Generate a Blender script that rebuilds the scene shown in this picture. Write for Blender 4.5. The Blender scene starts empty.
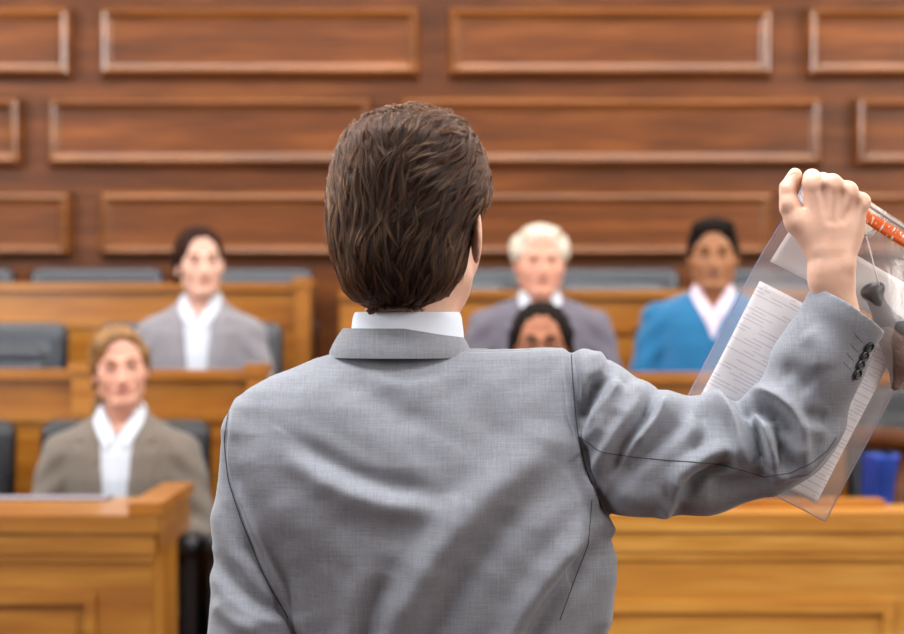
import bpy, bmesh, math, random
import numpy as np
import openvdb
from mathutils import Vector, Matrix
from mathutils.bvhtree import BVHTree

random.seed(7)
rng = np.random.default_rng(7)
scene = bpy.context.scene
COL = scene.collection
CAMZ = 1.53
F = 1900.0                                   # focal length in pixels of the 904 wide frame

# ------------------------------------------------------------------ camera, light, exposure
cam_d = bpy.data.cameras.new('camera')
cam = bpy.data.objects.new('camera', cam_d)
COL.objects.link(cam)
cam.location = (0, 0, CAMZ)
cam.rotation_euler = (math.radians(90), 0, 0)
cam_d.sensor_width = 36
cam_d.lens = F * 36 / 904
cam_d.clip_end = 60
cam_d.dof.use_dof = True
cam_d.dof.focus_distance = 2.46
cam_d.dof.aperture_fstop = 3.7
scene.camera = cam

world = bpy.data.worlds.new('world')
scene.world = world
world.use_nodes = True
world.node_tree.nodes['Background'].inputs[0].default_value = (0.82, 0.88, 1.0, 1)
world.node_tree.nodes['Background'].inputs[1].default_value = 0.26

def area(name, loc, aim, sx, sy, power, color):
    d = bpy.data.lights.new(name, 'AREA')
    d.shape = 'RECTANGLE'; d.size = sx; d.size_y = sy; d.energy = power; d.color = color
    o = bpy.data.objects.new(name, d)
    COL.objects.link(o)
    o.location = loc
    o.rotation_euler = (Vector(aim) - Vector(loc)).to_track_quat('-Z', 'Y').to_euler()
    return o

area('ceiling_light_front', (-0.4, 2.1, 4.3), (-0.3, 2.5, 0), 3.2, 1.6, 150, (0.96, 0.985, 1.0))
area('ceiling_light_middle', (0, 4.6, 4.4), (0, 5.0, 0), 6.0, 0.9, 70, (1.0, 0.98, 0.95))
area('ceiling_light_rear', (0, 7.5, 4.45), (0, 7.75, 0), 7.2, 0.4, 105, (1.0, 0.97, 0.92))
area('window_light_left', (-3.3, 0.2, 2.6), (0.3, 5.0, 1.2), 1.6, 2.4, 44, (0.88, 0.94, 1.0))
area('window_light_right', (3.2, 0.6, 2.8), (0.0, 6.0, 1.2), 1.6, 2.2, 50, (1.0, 0.98, 0.95))
area('window_light_side', (-3.9, 5.2, 3.3), (0, 6.6, 3.0), 0.6, 0.9, 75, (0.95, 0.97, 1.0))
area('window_light_side', (3.9, 5.2, 3.3), (0, 6.6, 3.0), 0.6, 0.9, 75, (1.0, 0.98, 0.95))

scene.view_settings.view_transform = 'Standard'
scene.view_settings.look = 'None'
scene.view_settings.exposure = 0.55
scene.view_settings.gamma = 1.0
scene.view_settings.use_curve_mapping = False
scene.cycles.use_denoising = True
scene.cycles.max_bounces = 8
scene.cycles.transparent_max_bounces = 16

# ------------------------------------------------------------------ materials
def lin(c):
    if isinstance(c, str):
        c = c.lstrip('#'); c = [int(c[i:i + 2], 16) / 255 for i in (0, 2, 4)]
    return tuple(x / 12.92 if x <= 0.04045 else ((x + 0.055) / 1.055) ** 2.4 for x in c) + (1,)

def mat(name, color, rough=0.5, spec=0.5, noise=0.0, nscale=20, bump=0.0, bscale=60, metallic=0, sheen=0, coat=0, sss=0, stretch=(1, 1, 1)):
    m = bpy.data.materials.new(name); m.use_nodes = True
    nt = m.node_tree; N = nt.nodes; L = nt.links
    b = N['Principled BSDF']
    c = lin(color)
    b.inputs['Base Color'].default_value = c
    b.inputs['Roughness'].default_value = rough
    b.inputs['Specular IOR Level'].default_value = spec
    b.inputs['Metallic'].default_value = metallic
    b.inputs['Sheen Weight'].default_value = sheen
    b.inputs['Coat Weight'].default_value = coat
    b.inputs['Coat Roughness'].default_value = 0.15
    if sss:
        b.inputs['Subsurface Weight'].default_value = sss
        b.inputs['Subsurface Radius'].default_value = (0.6, 0.25, 0.15)
        b.inputs['Subsurface Scale'].default_value = 0.012
    tc = N.new('ShaderNodeTexCoord'); mp = N.new('ShaderNodeMapping')
    mp.inputs['Scale'].default_value = stretch
    L.new(tc.outputs['Object'], mp.inputs[0])
    n = N.new('ShaderNodeTexNoise'); n.inputs['Scale'].default_value = nscale; n.inputs['Detail'].default_value = 5
    L.new(mp.outputs[0], n.inputs['Vector'])
    r = N.new('ShaderNodeValToRGB')
    k = max(noise, 0.02)
    r.color_ramp.elements[0].position = 0.3; r.color_ramp.elements[1].position = 0.7
    r.color_ramp.elements[0].color = tuple(x * (1 - k) for x in c[:3]) + (1,)
    r.color_ramp.elements[1].color = tuple(min(1, x * (1 + k)) for x in c[:3]) + (1,)
    L.new(n.outputs['Fac'], r.inputs[0]); L.new(r.outputs[0], b.inputs['Base Color'])
    if bump:
        n2 = N.new('ShaderNodeTexNoise'); n2.inputs['Scale'].default_value = bscale; n2.inputs['Detail'].default_value = 4
        L.new(mp.outputs[0], n2.inputs['Vector'])
        bp = N.new('ShaderNodeBump'); bp.inputs['Strength'].default_value = bump; bp.inputs['Distance'].default_value = 0.004
        L.new(n2.outputs['Fac'], bp.inputs['Height']); L.new(bp.outputs[0], b.inputs['Normal'])
    return m

def wood(name, dark, mid, light, rough=0.3, axis='x', coat=0.25, spec=0.5):
    m = bpy.data.materials.new(name); m.use_nodes = True
    nt = m.node_tree; N = nt.nodes; L = nt.links
    b = N['Principled BSDF']
    b.inputs['Roughness'].default_value = rough
    b.inputs['Specular IOR Level'].default_value = spec
    b.inputs['Coat Weight'].default_value = coat
    b.inputs['Coat Roughness'].default_value = 0.15
    tc = N.new('ShaderNodeTexCoord'); mp = N.new('ShaderNodeMapping')
    mp.inputs['Scale'].default_value = {'x': (0.6, 4, 9), 'z': (9, 4, 0.6), 'y': (9, 0.6, 9)}[axis]
    L.new(tc.outputs['Object'], mp.inputs[0])
    n = N.new('ShaderNodeTexNoise'); n.inputs['Scale'].default_value = 1.6; n.inputs['Detail'].default_value = 7; n.inputs['Distortion'].default_value = 0.6
    L.new(mp.outputs[0], n.inputs['Vector'])
    n2 = N.new('ShaderNodeTexNoise'); n2.inputs['Scale'].default_value = 9; n2.inputs['Detail'].default_value = 6
    L.new(mp.outputs[0], n2.inputs['Vector'])
    mx = N.new('ShaderNodeMix'); mx.inputs[0].default_value = 0.35
    L.new(n.outputs['Fac'], mx.inputs[2]); L.new(n2.outputs['Fac'], mx.inputs[3])
    r = N.new('ShaderNodeValToRGB'); e = r.color_ramp.elements
    e[0].position = 0.32; e[0].color = lin(dark); e[1].position = 0.68; e[1].color = lin(light)
    q = e.new(0.5); q.color = lin(mid)
    L.new(mx.outputs[0], r.inputs[0]); L.new(r.outputs[0], b.inputs['Base Color'])
    bp = N.new('ShaderNodeBump'); bp.inputs['Strength'].default_value = 0.08; bp.inputs['Distance'].default_value = 0.002
    L.new(n2.outputs['Fac'], bp.inputs['Height']); L.new(bp.outputs[0], b.inputs['Normal'])
    return m

def suit_fabric(name, dark, light, rough=0.75):
    """fine two tone worsted: threads run across and along the cloth"""
    m = bpy.data.materials.new(name); m.use_nodes = True
    nt = m.node_tree; N = nt.nodes; L = nt.links
    b = N['Principled BSDF']
    b.inputs['Roughness'].default_value = rough
    b.inputs['Specular IOR Level'].default_value = 0.35
    b.inputs['Sheen Weight'].default_value = 0.35
    b.inputs['Sheen Roughness'].default_value = 0.4
    b.inputs['Sheen Tint'].default_value = (0.85, 0.95, 1.0, 1)
    tc = N.new('ShaderNodeTexCoord')
    facs = []
    for sc_ in ((90, 90, 900), (900, 90, 90), (22, 22, 620), (620, 22, 22)):
        mp = N.new('ShaderNodeMapping'); mp.inputs['Scale'].default_value = sc_
        L.new(tc.outputs['Object'], mp.inputs[0])
        n = N.new('ShaderNodeTexNoise'); n.inputs['Scale'].default_value = 1; n.inputs['Detail'].default_value = 1
        L.new(mp.outputs[0], n.inputs['Vector']); facs.append(n.outputs['Fac'])
    s = facs[0]
    for f in facs[1:]:
        a = N.new('ShaderNodeMath'); a.operation = 'ADD'; L.new(s, a.inputs[0]); L.new(f, a.inputs[1]); s = a.outputs[0]
    r = N.new('ShaderNodeValToRGB'); e = r.color_ramp.elements
    mr = N.new('ShaderNodeMapRange'); mr.inputs[1].default_value = 1.05; mr.inputs[2].default_value = 2.95
    L.new(s, mr.inputs[0]); L.new(mr.outputs[0], r.inputs[0])
    e[0].color = lin(dark); e[1].color = lin(light)
    L.new(r.outputs[0], b.inputs['Base Color'])
    bp = N.new('ShaderNodeBump'); bp.inputs['Strength'].default_value = 0.12; bp.inputs['Distance'].default_value = 0.0006
    L.new(s, bp.inputs['Height']); L.new(bp.outputs[0], b.inputs['Normal'])
    return m

M = {}
M['wall_wood'] = wood('wall wood', '#46240c', '#693814', '#894f22', 0.40, coat=0.03, spec=0.25)
M['moulding'] = wood('lacquered moulding', '#4c280e', '#6f3f17', '#8d5526', 0.3, coat=0.35, spec=0.25)
M['wall_wood_z'] = wood('wall wood upright', '#6a3a18', '#8d5024', '#a5652f', 0.3, 'z')
M['desk'] = wood('desk wood', '#9a601e', '#b67c2e', '#cc9848', 0.4, coat=0.12)
M['desk_brown'] = wood('brown desk wood', '#7c4615', '#96601f', '#ae7a30', 0.4, coat=0.12)
M['desk_z'] = wood('desk wood upright', '#985a1c', '#b4762a', '#cb9342', 0.35, 'z')
M['rail'] = wood('rail wood', '#84480f', '#a3661f', '#bb7f33', 0.33)
M['rail_dark'] = wood('dark rail wood', '#3a1d0a', '#502a0f', '#6a3e1a', 0.5, coat=0.0, spec=0.2)
M['floor'] = mat('floor carpet', '#4a2a26', 0.95, 0.2, 0.2, 60, 0.3, 300)
M['plaster'] = mat('plaster', '#d9d2c4', 0.9, 0.2, 0.05, 8, 0.1, 80)
M['leather'] = mat('black leather', '#11141b', 0.38, 0.5, 0.15, 30, 0.25, 140)
M['leather_blue'] = mat('slate leather', '#222935', 0.34, 0.6, 0.15, 30, 0.25, 140, coat=0.3)
M['metal'] = mat('dark metal', '#2a2a2c', 0.4, 0.5, metallic=0.8)
M['suit'] = suit_fabric('grey suit cloth', '#6b6c74', '#8f919a')
M['suit_taupe'] = suit_fabric('taupe cloth', '#5a5149', '#7c7168')
M['suit_grey'] = suit_fabric('grey jacket cloth', '#757178', '#928f96')
M['suit_mauve'] = suit_fabric('mauve grey cloth', '#55515d', '#726e7c')
M['sweater'] = mat('blue knit', '#236c9b', 0.9, 0.2, 0.12, 90, 0.3, 400, sheen=0.4)
M['trousers'] = mat('dark trousers', '#34363c', 0.85, 0.2, 0.1, 60)
M['shirt'] = mat('white shirt', '#c6ccd8', 0.8, 0.3, 0.03, 20)
M['shirt_blue'] = mat('pale blue shirt', '#dfe6f4', 0.8, 0.3, 0.03, 20)
M['shirt_pink'] = mat('pink shirt', '#dcc9d6', 0.8, 0.3, 0.06, 200)
M['shoe'] = mat('shoe leather', '#17130f', 0.3, 0.5)
M['eye_white'] = mat('eye white', '#a89c94', 0.2, 0.5)
M['iris'] = mat('iris', '#241a14', 0.2, 0.5)
M['button'] = mat('button', '#23292d', 0.35, 0.5, 0.2, 300)
M['thread'] = mat('dark seam thread', '#4c5056', 0.9, 0.2)
M['thread_pale'] = mat('pale thread', '#7e848a', 0.9, 0.2)

def skin(name, c, lip):
    a = mat(name, c, 0.48, 0.4, 0.07, 35, 0.06, 260, sss=0.25)
    b = mat(name + ' lips', lip, 0.4, 0.4, 0.05, 60)
    return a, b
SK = {
    'man': skin('fair skin', '#dcb09a', '#c08a7a'),
    'blonde': skin('rosy skin', '#d09c88', '#b5706a'),
    'brunette': skin('pale skin', '#d6aa98', '#b87a6e'),
    'elder': skin('ruddy skin', '#d39a84', '#b87a6c'),
    'tan': skin('brown skin', '#9c6a48', '#7f5040'),
    'deep': skin('deep brown skin', '#a4694c', '#7a4a3e'),
}
H = {
    'blonde': mat('blonde hair', '#85603a', 0.6, 0.3, 0.35, 18, 0.6, 60, stretch=(3, 1, 1)),
    'brunette': mat('dark brown hair', '#2a130b', 0.75, 0.15, 0.35, 18, 0.6, 60, stretch=(3, 1, 1)),
    'white': mat('white hair', '#cfc4b4', 0.6, 0.4, 0.2, 18, 0.6, 60, stretch=(3, 1, 1)),
    'black': mat('black hair', '#17100d', 0.85, 0.15, 0.2, 40, 0.8, 150),
    'man': mat('brown hair base', '#1f1611', 0.8, 0.2, 0.2, 60),
}

# ------------------------------------------------------------------ object helpers
def link(name, me, parent=None, mats=()):
    o = bpy.data.objects.new(name, me); COL.objects.link(o)
    for m in mats: me.materials.append(m)
    if parent is not None: o.parent = parent
    return o

def tag(o, label=None, cat=None, group=None, kind=None):
    if label: o['label'] = label
    if cat: o['category'] = cat
    if group: o['group'] = group
    if kind: o['kind'] = kind
    return o

def empty(name, loc, rz=0.0, label=None, cat=None, group=None):
    o = bpy.data.objects.new(name, None); COL.objects.link(o)
    o.location = loc; o.rotation_euler = (0, 0, rz); o.empty_display_size = 0.1
    return tag(o, label, cat, group)

def mesh_from(name, V, Fc, smooth=True):
    me = bpy.data.meshes.new(name)
    me.from_pydata([tuple(v) for v in V], [], [tuple(f) for f in Fc])
    me.update()
    if smooth: me.polygons.foreach_set('use_smooth', [True] * len(me.polygons))
    return me

def join_arrays(parts):
    V, Q, off = [], [], 0
    for v, f in parts:
        V.append(np.asarray(v, float)); Q += [tuple(int(i) + off for i in q) for q in f]; off += len(v)
    return np.concatenate(V), Q

def bm_obj(name, bm, m, parent=None, smooth=False, bevel=0.0, seg=2):
    if bevel:
        bmesh.ops.bevel(bm, geom=[e for e in bm.edges if e.calc_face_angle(0) > 0.5], offset=bevel, segments=seg, affect='EDGES', profile=0.6)
    bmesh.ops.recalc_face_normals(bm, faces=bm.faces)
    me = bpy.data.meshes.new(name); bm.to_mesh(me); bm.free()
    if smooth or bevel:
        me.polygons.foreach_set('use_smooth', [True] * len(me.polygons))
        me.set_sharp_from_angle(angle=math.radians(40)) if hasattr(me, 'set_sharp_from_angle') else None
    return link(name, me, parent, [m])

def add_box(bm, lo, hi, mtx=None):
    vs = [bm.verts.new((x, y, z)) for x in (lo[0], hi[0]) for y in (lo[1], hi[1]) for z in (lo[2], hi[2])]
    for f in ((0, 1, 3, 2), (4, 6, 7, 5), (0, 4, 5, 1), (2, 3, 7, 6), (0, 2, 6, 4), (1, 5, 7, 3)):
        bm.faces.new([vs[i] for i in f])
    if mtx is not None: bmesh.ops.transform(bm, matrix=mtx, verts=vs)
    return vs

def box(name, lo, hi, m, parent=None, bevel=0.0, mtx=None):
    bm = bmesh.new(); add_box(bm, lo, hi, mtx)
    return bm_obj(name, bm, m, parent, bevel=bevel)

def tube_arrays(pts, radii, n=8, cap=True):
    pts = [Vector(p) for p in pts]; V = []; Fc = []
    if not hasattr(radii, '__len__'): radii = [radii] * len(pts)
    up = Vector((0.13, 0.3, 1)).normalized()
    for i, p in enumerate(pts):
        t = (pts[min(i + 1, len(pts) - 1)] - pts[max(i - 1, 0)]).normalized()
        a = t.cross(up).normalized() if abs(t.dot(up)) < 0.98 else t.orthogonal().normalized()
        b = t.cross(a)
        for k in range(n):
            q = p + (a * math.cos(2 * math.pi * k / n) + b * math.sin(2 * math.pi * k / n)) * radii[i]
            V.append(tuple(q))
    for i in range(len(pts) - 1):
        for k in range(n):
            Fc.append((i * n + k, i * n + (k + 1) % n, (i + 1) * n + (k + 1) % n, (i + 1) * n + k))
    if cap:
        Fc.append(tuple(range(n - 1, -1, -1))); Fc.append(tuple(range((len(pts) - 1) * n, len(pts) * n)))
    return V, Fc

def tube(name, pts, radii, m, parent=None, n=8):
    V, Fc = tube_arrays(pts, radii, n)
    return link(name, mesh_from(name, V, Fc), parent, [m])

# ------------------------------------------------------------------ signed distance modelling
def smin(a, b, k):
    h = np.clip(0.5 + 0.5 * (b - a) / k, 0, 1)
    return b * (1 - h) + a * h - k * h * (1 - h)

def smax(a, b, k):
    return -smin(-a, -b, k)

def rc(P, a, b, r1, r2):
    X, Y, Z = P
    a = [float(v) for v in a]; d = [float(b[i]) - a[i] for i in range(3)]
    L2 = d[0] ** 2 + d[1] ** 2 + d[2] ** 2 + 1e-12
    px, py, pz = X - a[0], Y - a[1], Z - a[2]
    t = np.clip((px * d[0] + py * d[1] + pz * d[2]) / L2, 0, 1)
    return np.sqrt((px - t * d[0]) ** 2 + (py - t * d[1]) ** 2 + (pz - t * d[2]) ** 2) - (r1 + (r2 - r1) * t)

def ell(P, c, r):
    X, Y, Z = P
    x, y, z = X - c[0], Y - c[1], Z - c[2]
    k0 = np.sqrt((x / r[0]) ** 2 + (y / r[1]) ** 2 + (z / r[2]) ** 2)
    k1 = np.sqrt((x / r[0] ** 2) ** 2 + (y / r[1] ** 2) ** 2 + (z / r[2] ** 2) ** 2) + 1e-9
    return k0 * (k0 - 1) / k1

def rbox(P, c, h, r):
    X, Y, Z = P
    x, y, z = np.abs(X - c[0]) - h[0] + r, np.abs(Y - c[1]) - h[1] + r, np.abs(Z - c[2]) - h[2] + r
    return np.sqrt(np.maximum(x, 0) ** 2 + np.maximum(y, 0) ** 2 + np.maximum(z, 0) ** 2) + np.minimum(np.maximum(x, np.maximum(y, z)), 0) - r

def poly2(X, Z, pts):
    """signed distance to a polygon in the x-z plane"""
    n = len(pts); d = None; s = None
    for i in range(n):
        ax, az = pts[i]; bx, bz = pts[i - 1]
        ex, ez = bx - ax, bz - az
        wx, wz = X - ax, Z - az
        t = np.clip((wx * ex + wz * ez) / (ex * ex + ez * ez + 1e-12), 0, 1)
        q = (wx - ex * t) ** 2 + (wz - ez * t) ** 2
        d = q if d is None else np.minimum(d, q)
        c1 = Z >= az; c2 = Z < bz; c3 = ex * wz > ez * wx
        flip = (c1 & c2 & c3) | (~c1 & ~c2 & ~c3)
        s = np.where(flip, -1.0, 1.0) * (1.0 if s is None else s)
    return s * np.sqrt(d)

def loft(P, zs, Ls, Rs, Ys, Ds, p=2.3):
    """solid with elliptical slices; left/right limits, centre depth and half depth against height"""
    X, Y, Z = P
    z = Z.reshape(-1)
    o = np.argsort(zs); zs = np.array(zs)[o]
    I = lambda a: np.interp(z, zs, np.array(a)[o]).reshape(Z.shape)
    L, R, C, D = I(Ls), I(Rs), I(Ys), I(Ds)
    w = np.maximum((R - L) / 2, 0.004); cx = (L + R) / 2
    D = np.maximum(D, 0.004)
    f = ((np.abs(X - cx) / w) ** p + (np.abs(Y - C) / D) ** p) ** (1 / p)
    side = (f - 1) * np.minimum(w, D)
    cap = np.maximum(Z - zs[-1], zs[0] - Z)
    return np.maximum(side, cap + 0 * side)

def sample(fn, lo, hi, h):
    n = [int(math.ceil((hi[i] - lo[i]) / h)) + 1 for i in range(3)]
    ax = [(lo[i] + h * np.arange(n[i])).astype(np.float32) for i in range(3)]
    P = (ax[0][:, None, None], ax[1][None, :, None], ax[2][None, None, :])
    d = np.ascontiguousarray(np.broadcast_to(fn(P), n), dtype=np.float32)
    d = np.clip(d, -4 * h, 4 * h)
    d[0], d[-1] = 4 * h, 4 * h
    d[:, 0], d[:, -1] = 4 * h, 4 * h
    d[:, :, 0], d[:, :, -1] = 4 * h, 4 * h
    g = openvdb.FloatGrid(float(4 * h))
    g.copyFromArray(d)
    p, q = g.convertToQuads(0.0)
    V = p.astype(float) * h + np.array(lo)
    q = q.astype(int)
    a, b, c, e = (V[q[:, i]] for i in range(4))
    nrm = np.cross(c - a, e - b)
    if (nrm * (a + b + c + e)).sum() < 0 and (nrm * ((a + c) / 2 - V.mean(0))).sum() < 0:
        q = q[:, ::-1]
    elif (nrm * ((a + c) / 2 - V.mean(0))).sum() < 0:
        q = q[:, ::-1]
    return V, q

def quad_mesh(name, V, q):
    me = bpy.data.meshes.new(name)
    q = np.asarray(q, np.int32)
    me.vertices.add(len(V)); me.vertices.foreach_set('co', np.asarray(V, np.float32).ravel())
    me.loops.add(q.size); me.loops.foreach_set('vertex_index', q.ravel())
    me.polygons.add(len(q)); me.polygons.foreach_set('loop_start', np.arange(0, q.size, 4, dtype=np.int32))
    me.polygons.foreach_set('loop_total', np.full(len(q), 4, np.int32)) if False else None
    me.update(calc_edges=True); me.validate()
    me.polygons.foreach_set('use_smooth', [True] * len(me.polygons))
    return me

def sdf_obj(name, fn, lo, hi, h, mats, parent=None, post=None):
    V, q = sample(fn, lo, hi, h)
    if post is not None: V = post(V)
    return link(name, quad_mesh(name, V, q), parent, mats)

def normals(V, q):
    a, b, c, e = (V[q[:, i]] for i in range(4))
    fn_ = np.cross(c - a, e - b); N = np.zeros_like(V)
    for i in range(4): np.add.at(N, q[:, i], fn_)
    return N / (np.linalg.norm(N, axis=1, keepdims=True) + 1e-12)

def rotz(V, a, piv=(0, 0, 0)):
    c, s = math.cos(a), math.sin(a); p = np.array(piv)
    V = V - p
    return np.stack([V[:, 0] * c - V[:, 1] * s, V[:, 0] * s + V[:, 1] * c, V[:, 2]], 1) + p

def rotx(V, a):
    c, s = math.cos(a), math.sin(a)
    return np.stack([V[:, 0], V[:, 1] * c - V[:, 2] * s, V[:, 1] * s + V[:, 2] * c], 1)

# ------------------------------------------------------------------ room
def struct(o):
    o['kind'] = 'structure'; return o

WALL_Y = 8.15
struct(box('floor', (-4, -3, -0.1), (4, WALL_Y + 0.2, 0), M['floor']))
struct(box('ceiling', (-4, -3, 4.6), (4, WALL_Y + 0.2, 4.7), M['plaster']))
struct(box('wall_back', (-4, WALL_Y, 0), (4, WALL_Y + 0.15, 4.6), M['wall_wood']))
struct(box('wall_left', (-4.15, -3, 0), (-4, WALL_Y + 0.15, 4.6), M['plaster']))
struct(box('wall_right', (4, -3, 0), (4.15, WALL_Y + 0.15, 4.6), M['plaster']))
struct(box('wall_front', (-4, -3.15, 0), (4, -3, 4.6), M['plaster']))
# raised floors of the three tiers
struct(box('floor_tier', (-4, 4.80, 0), (4, 6.1, 0.30), M['floor']))
struct(box('floor_tier', (-4, 6.1, 0), (4, 7.1, 0.60), M['floor']))
struct(box('floor_tier', (-4, 7.1, 0), (4, WALL_Y, 0.90), M['floor']))

def wx(px, d): return (px - 452) * d / F
def wz(py, d): return CAMZ - (py - 317) * d / F

def raised_panel(n, x0, x1, z0, z1, y):
    """bolection moulded panel standing proud of the wall"""
    prof = [(0, 0), (0.0, 0.010)]
    for q in range(1, 13):
        a = math.pi * 0.80 * q / 12
        prof.append((0.024 * (1 - math.cos(a)), 0.012 + 0.056 * math.sin(a) + 0.016 * q / 12))
    prof.append((0.054, 0.054))
    V = []; Fc = []
    for ins, h in prof:
        for (x, z) in ((x0 + ins, z0 + ins), (x1 - ins, z0 + ins), (x1 - ins, z1 - ins), (x0 + ins, z1 - ins)):
            V.append((x, y - h, z))
    for i in range(len(prof) - 1):
        for k in range(4):
            a = i * 4 + k; b = i * 4 + (k + 1) % 4
            Fc.append((a, b, b + 4, a + 4))
    t = (len(prof) - 1) * 4
    Fc.append((t, t + 1, t + 2, t + 3))
    me = mesh_from('trim', V, Fc, False)
    for p_ in list(me.polygons)[:-1]: p_.material_index = 1
    o = link('trim_%d' % n, me, None, [M['wall_wood'], M['moulding']])
    return struct(o)

rowA = [(-260, 72), (100, 420), (448, 772), (806, 1130)]
rowB = [(-310, 22), (48, 372), (400, 822), (854, 1180)]
k = 1
for (ya, yb, row) in ((8, 78, rowA), (98, 167, rowB), (192, 258, rowA), (-86, -14, rowB), (-180, -106, rowA)):
    for (xa, xb) in row:
        raised_panel(k, max(-3.95, wx(xa, 8.12)), min(3.95, wx(xb, 8.12)), wz(yb, 8.12), wz(ya, 8.12), WALL_Y)
        k += 1
struct(box('trim_%d' % k, (-4, WALL_Y - 0.03, 0.9), (4, WALL_Y, 1.05), M['wall_wood']))

# ------------------------------------------------------------------ desks and rails
def desk(x0, x1, yf, yb, z0, zt, name, label, side_rail=None, ledge=None, panels=(), wm='desk'):
    t = empty(name, ((x0 + x1) / 2, (yf + yb) / 2, z0), 0, label, 'desk')
    ox, oy, oz = t.location
    def B(n, lo, hi, m, bev=0.004):
        return box(n, (lo[0] - ox, lo[1] - oy, lo[2] - oz), (hi[0] - ox, hi[1] - oy, hi[2] - oz), m, t, bev)
    B('top', (x0 - 0.02, yf - 0.025, zt - 0.045), (x1 + 0.02, yb, zt), M[wm], 0.012)
    B('moulding', (x0 - 0.008, yf - 0.014, zt - 0.10), (x1 + 0.008, yf + 0.03, zt - 0.046), M[wm], 0.008)
    B('moulding', (x0 - 0.004, yf - 0.008, zt - 0.122), (x1 + 0.004, yf + 0.03, zt - 0.101), M[wm], 0.006)
    B('front_panel', (x0, yf, z0), (x1, yf + 0.03, zt - 0.1), M[wm], 0)
    B('side_panel', (x0, yf + 0.031, z0), (x0 + 0.03, yb, zt - 0.046), M['desk_z'], 0)
    B('side_panel', (x1 - 0.03, yf + 0.031, z0), (x1, yb, zt - 0.046), M['desk_z'], 0)
    for (a, b, za, zb) in panels:
        # fielded panel: frame strip around a raised field
        for (lo, hi) in (((a, zb - 0.028), (b, zb)), ((a, za), (b, za + 0.028)), ((a, za + 0.028), (a + 0.028, zb - 0.028)), ((b - 0.028, za + 0.028), (b, zb - 0.028))):
            B('panel_moulding', (lo[0], yf - 0.016, lo[1]), (hi[0], yf - 0.0005, hi[1]), M[wm], 0.006)
        B('panel_field', (a + 0.05, yf - 0.008, za + 0.05), (b - 0.05, yf - 0.0005, zb - 0.05), M[wm], 0.006)
    if side_rail:
        B('side_rail', (x1 - 0.055, yf - 0.03, zt + 0.001), (x1 + 0.03, yb + 0.12, zt + 0.032), M['rail'], 0.01)
        B('side_rail_moulding', (x1 - 0.01, yf + 0.031, zt - 0.10), (x1 + 0.018, yb + 0.12, zt - 0.001), M[wm], 0.008)
    if ledge:
        B('ledge', (ledge[0], yb - 0.10, zt + 0.001), (ledge[1], yb - 0.01, zt + 0.02), M['rail'], 0.004)
    return t

zt = 1.022
desk(-3.6, wx(152, 4.9), 4.89, 5.36, 0.301, zt, 'panelled_desk', 'golden oak panelled desk front with mitred corner before the woman in the taupe jacket', True,
     panels=[(wx(-330, 4.9), wx(97, 4.9), 0.36, wz(592, 4.9))], wm='desk_brown')
desk(wx(560, 4.95), 3.6, 4.93, 5.16, 0.301, zt, 'panelled_desk', 'long golden oak panelled desk under the evidence bag, right of the standing man', False,
     (wx(700, 5.1), wx(882, 5.1)), panels=[(wx(572, 4.95), wx(891, 4.95), 0.36, wz(600, 4.95)), (wx(915, 4.95), 3.5, 0.36, wz(600, 4.95))])

def rail_bench(x0, x1, y, z0, ztop, label, posts=(), group=None):
    t = empty('bench_front', ((x0 + x1) / 2, y, z0), 0, label, 'bench front', group)
    ox, oy, oz = t.location
    def B(n, lo, hi, m, bev=0.006):
        return box(n, (lo[0] - ox, lo[1] - oy, lo[2] - oz), (hi[0] - ox, hi[1] - oy, hi[2] - oz), m, t, bev)
    B('top_rail', (x0, y - 0.035, ztop - 0.03), (x1, y + 0.13, ztop), M['rail'], 0.01)
    B('board', (x0, y - 0.01, z0), (x1, y + 0.02, ztop - 0.031), M['rail'], 0)
    B('lower_moulding', (x0, y - 0.022, ztop - 0.165), (x1, y - 0.0105, ztop - 0.13), M['rail'], 0.005)
    for px in posts:
        B('post', (px - 0.03, y - 0.06, z0), (px + 0.03, y + 0.18, ztop + 0.012), M['rail'], 0.012)
    return t

Y2, Y3 = 6.13, 7.13
rail_bench(-3.6, wx(262, Y2) - 0.031, Y2, 0.601, wz(370, Y2), 'brown wooden bench front between the taupe-jacketed and grey-jacketed women', ())
rail_bench(wx(400, Y2), 3.6, Y2, 0.601, wz(373, Y2), 'orange-brown wooden bench front before the man in the blue sweater', ())
rail_bench(-3.6, wx(296, Y3), Y3, 0.901, wz(283, Y3), 'brown wooden bench front behind the grey-jacketed woman', ())
rail_bench(wx(340, Y3), 3.6, Y3, 0.901, wz(290, Y3), 'brown wooden bench front behind the white-haired man', ())

def end_post(px, y, z0, pyt, w, dpt, label):
    x = wx(px, y); z1 = wz(pyt, y)
    t = empty('newel_post', (x, y, z0), 0, label, 'post')
    box('shaft', (-w / 2, -dpt / 2, 0), (w / 2, dpt / 2, z1 - z0 - 0.03), M['rail'], t, 0.006)
    box('cap', (-w / 2 - 0.008, -dpt / 2 - 0.01, z1 - z0 - 0.03), (w / 2 + 0.008, dpt / 2 + 0.01, z1 - z0), M['rail'], t, 0.012)
end_post(304, Y3, 0.901, 278, 0.055, 0.16, 'narrow brown end post beside the empty seat right of the grey-jacketed woman')
end_post(258, Y2, 0.601, 364, 0.055, 0.16, 'short brown end post just right of the grey-jacketed woman')
end_post(84, Y2 - 0.09, 0.301, 363, 0.07, 0.05, 'pale brown post beside the hair of the seated woman in taupe')

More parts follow.
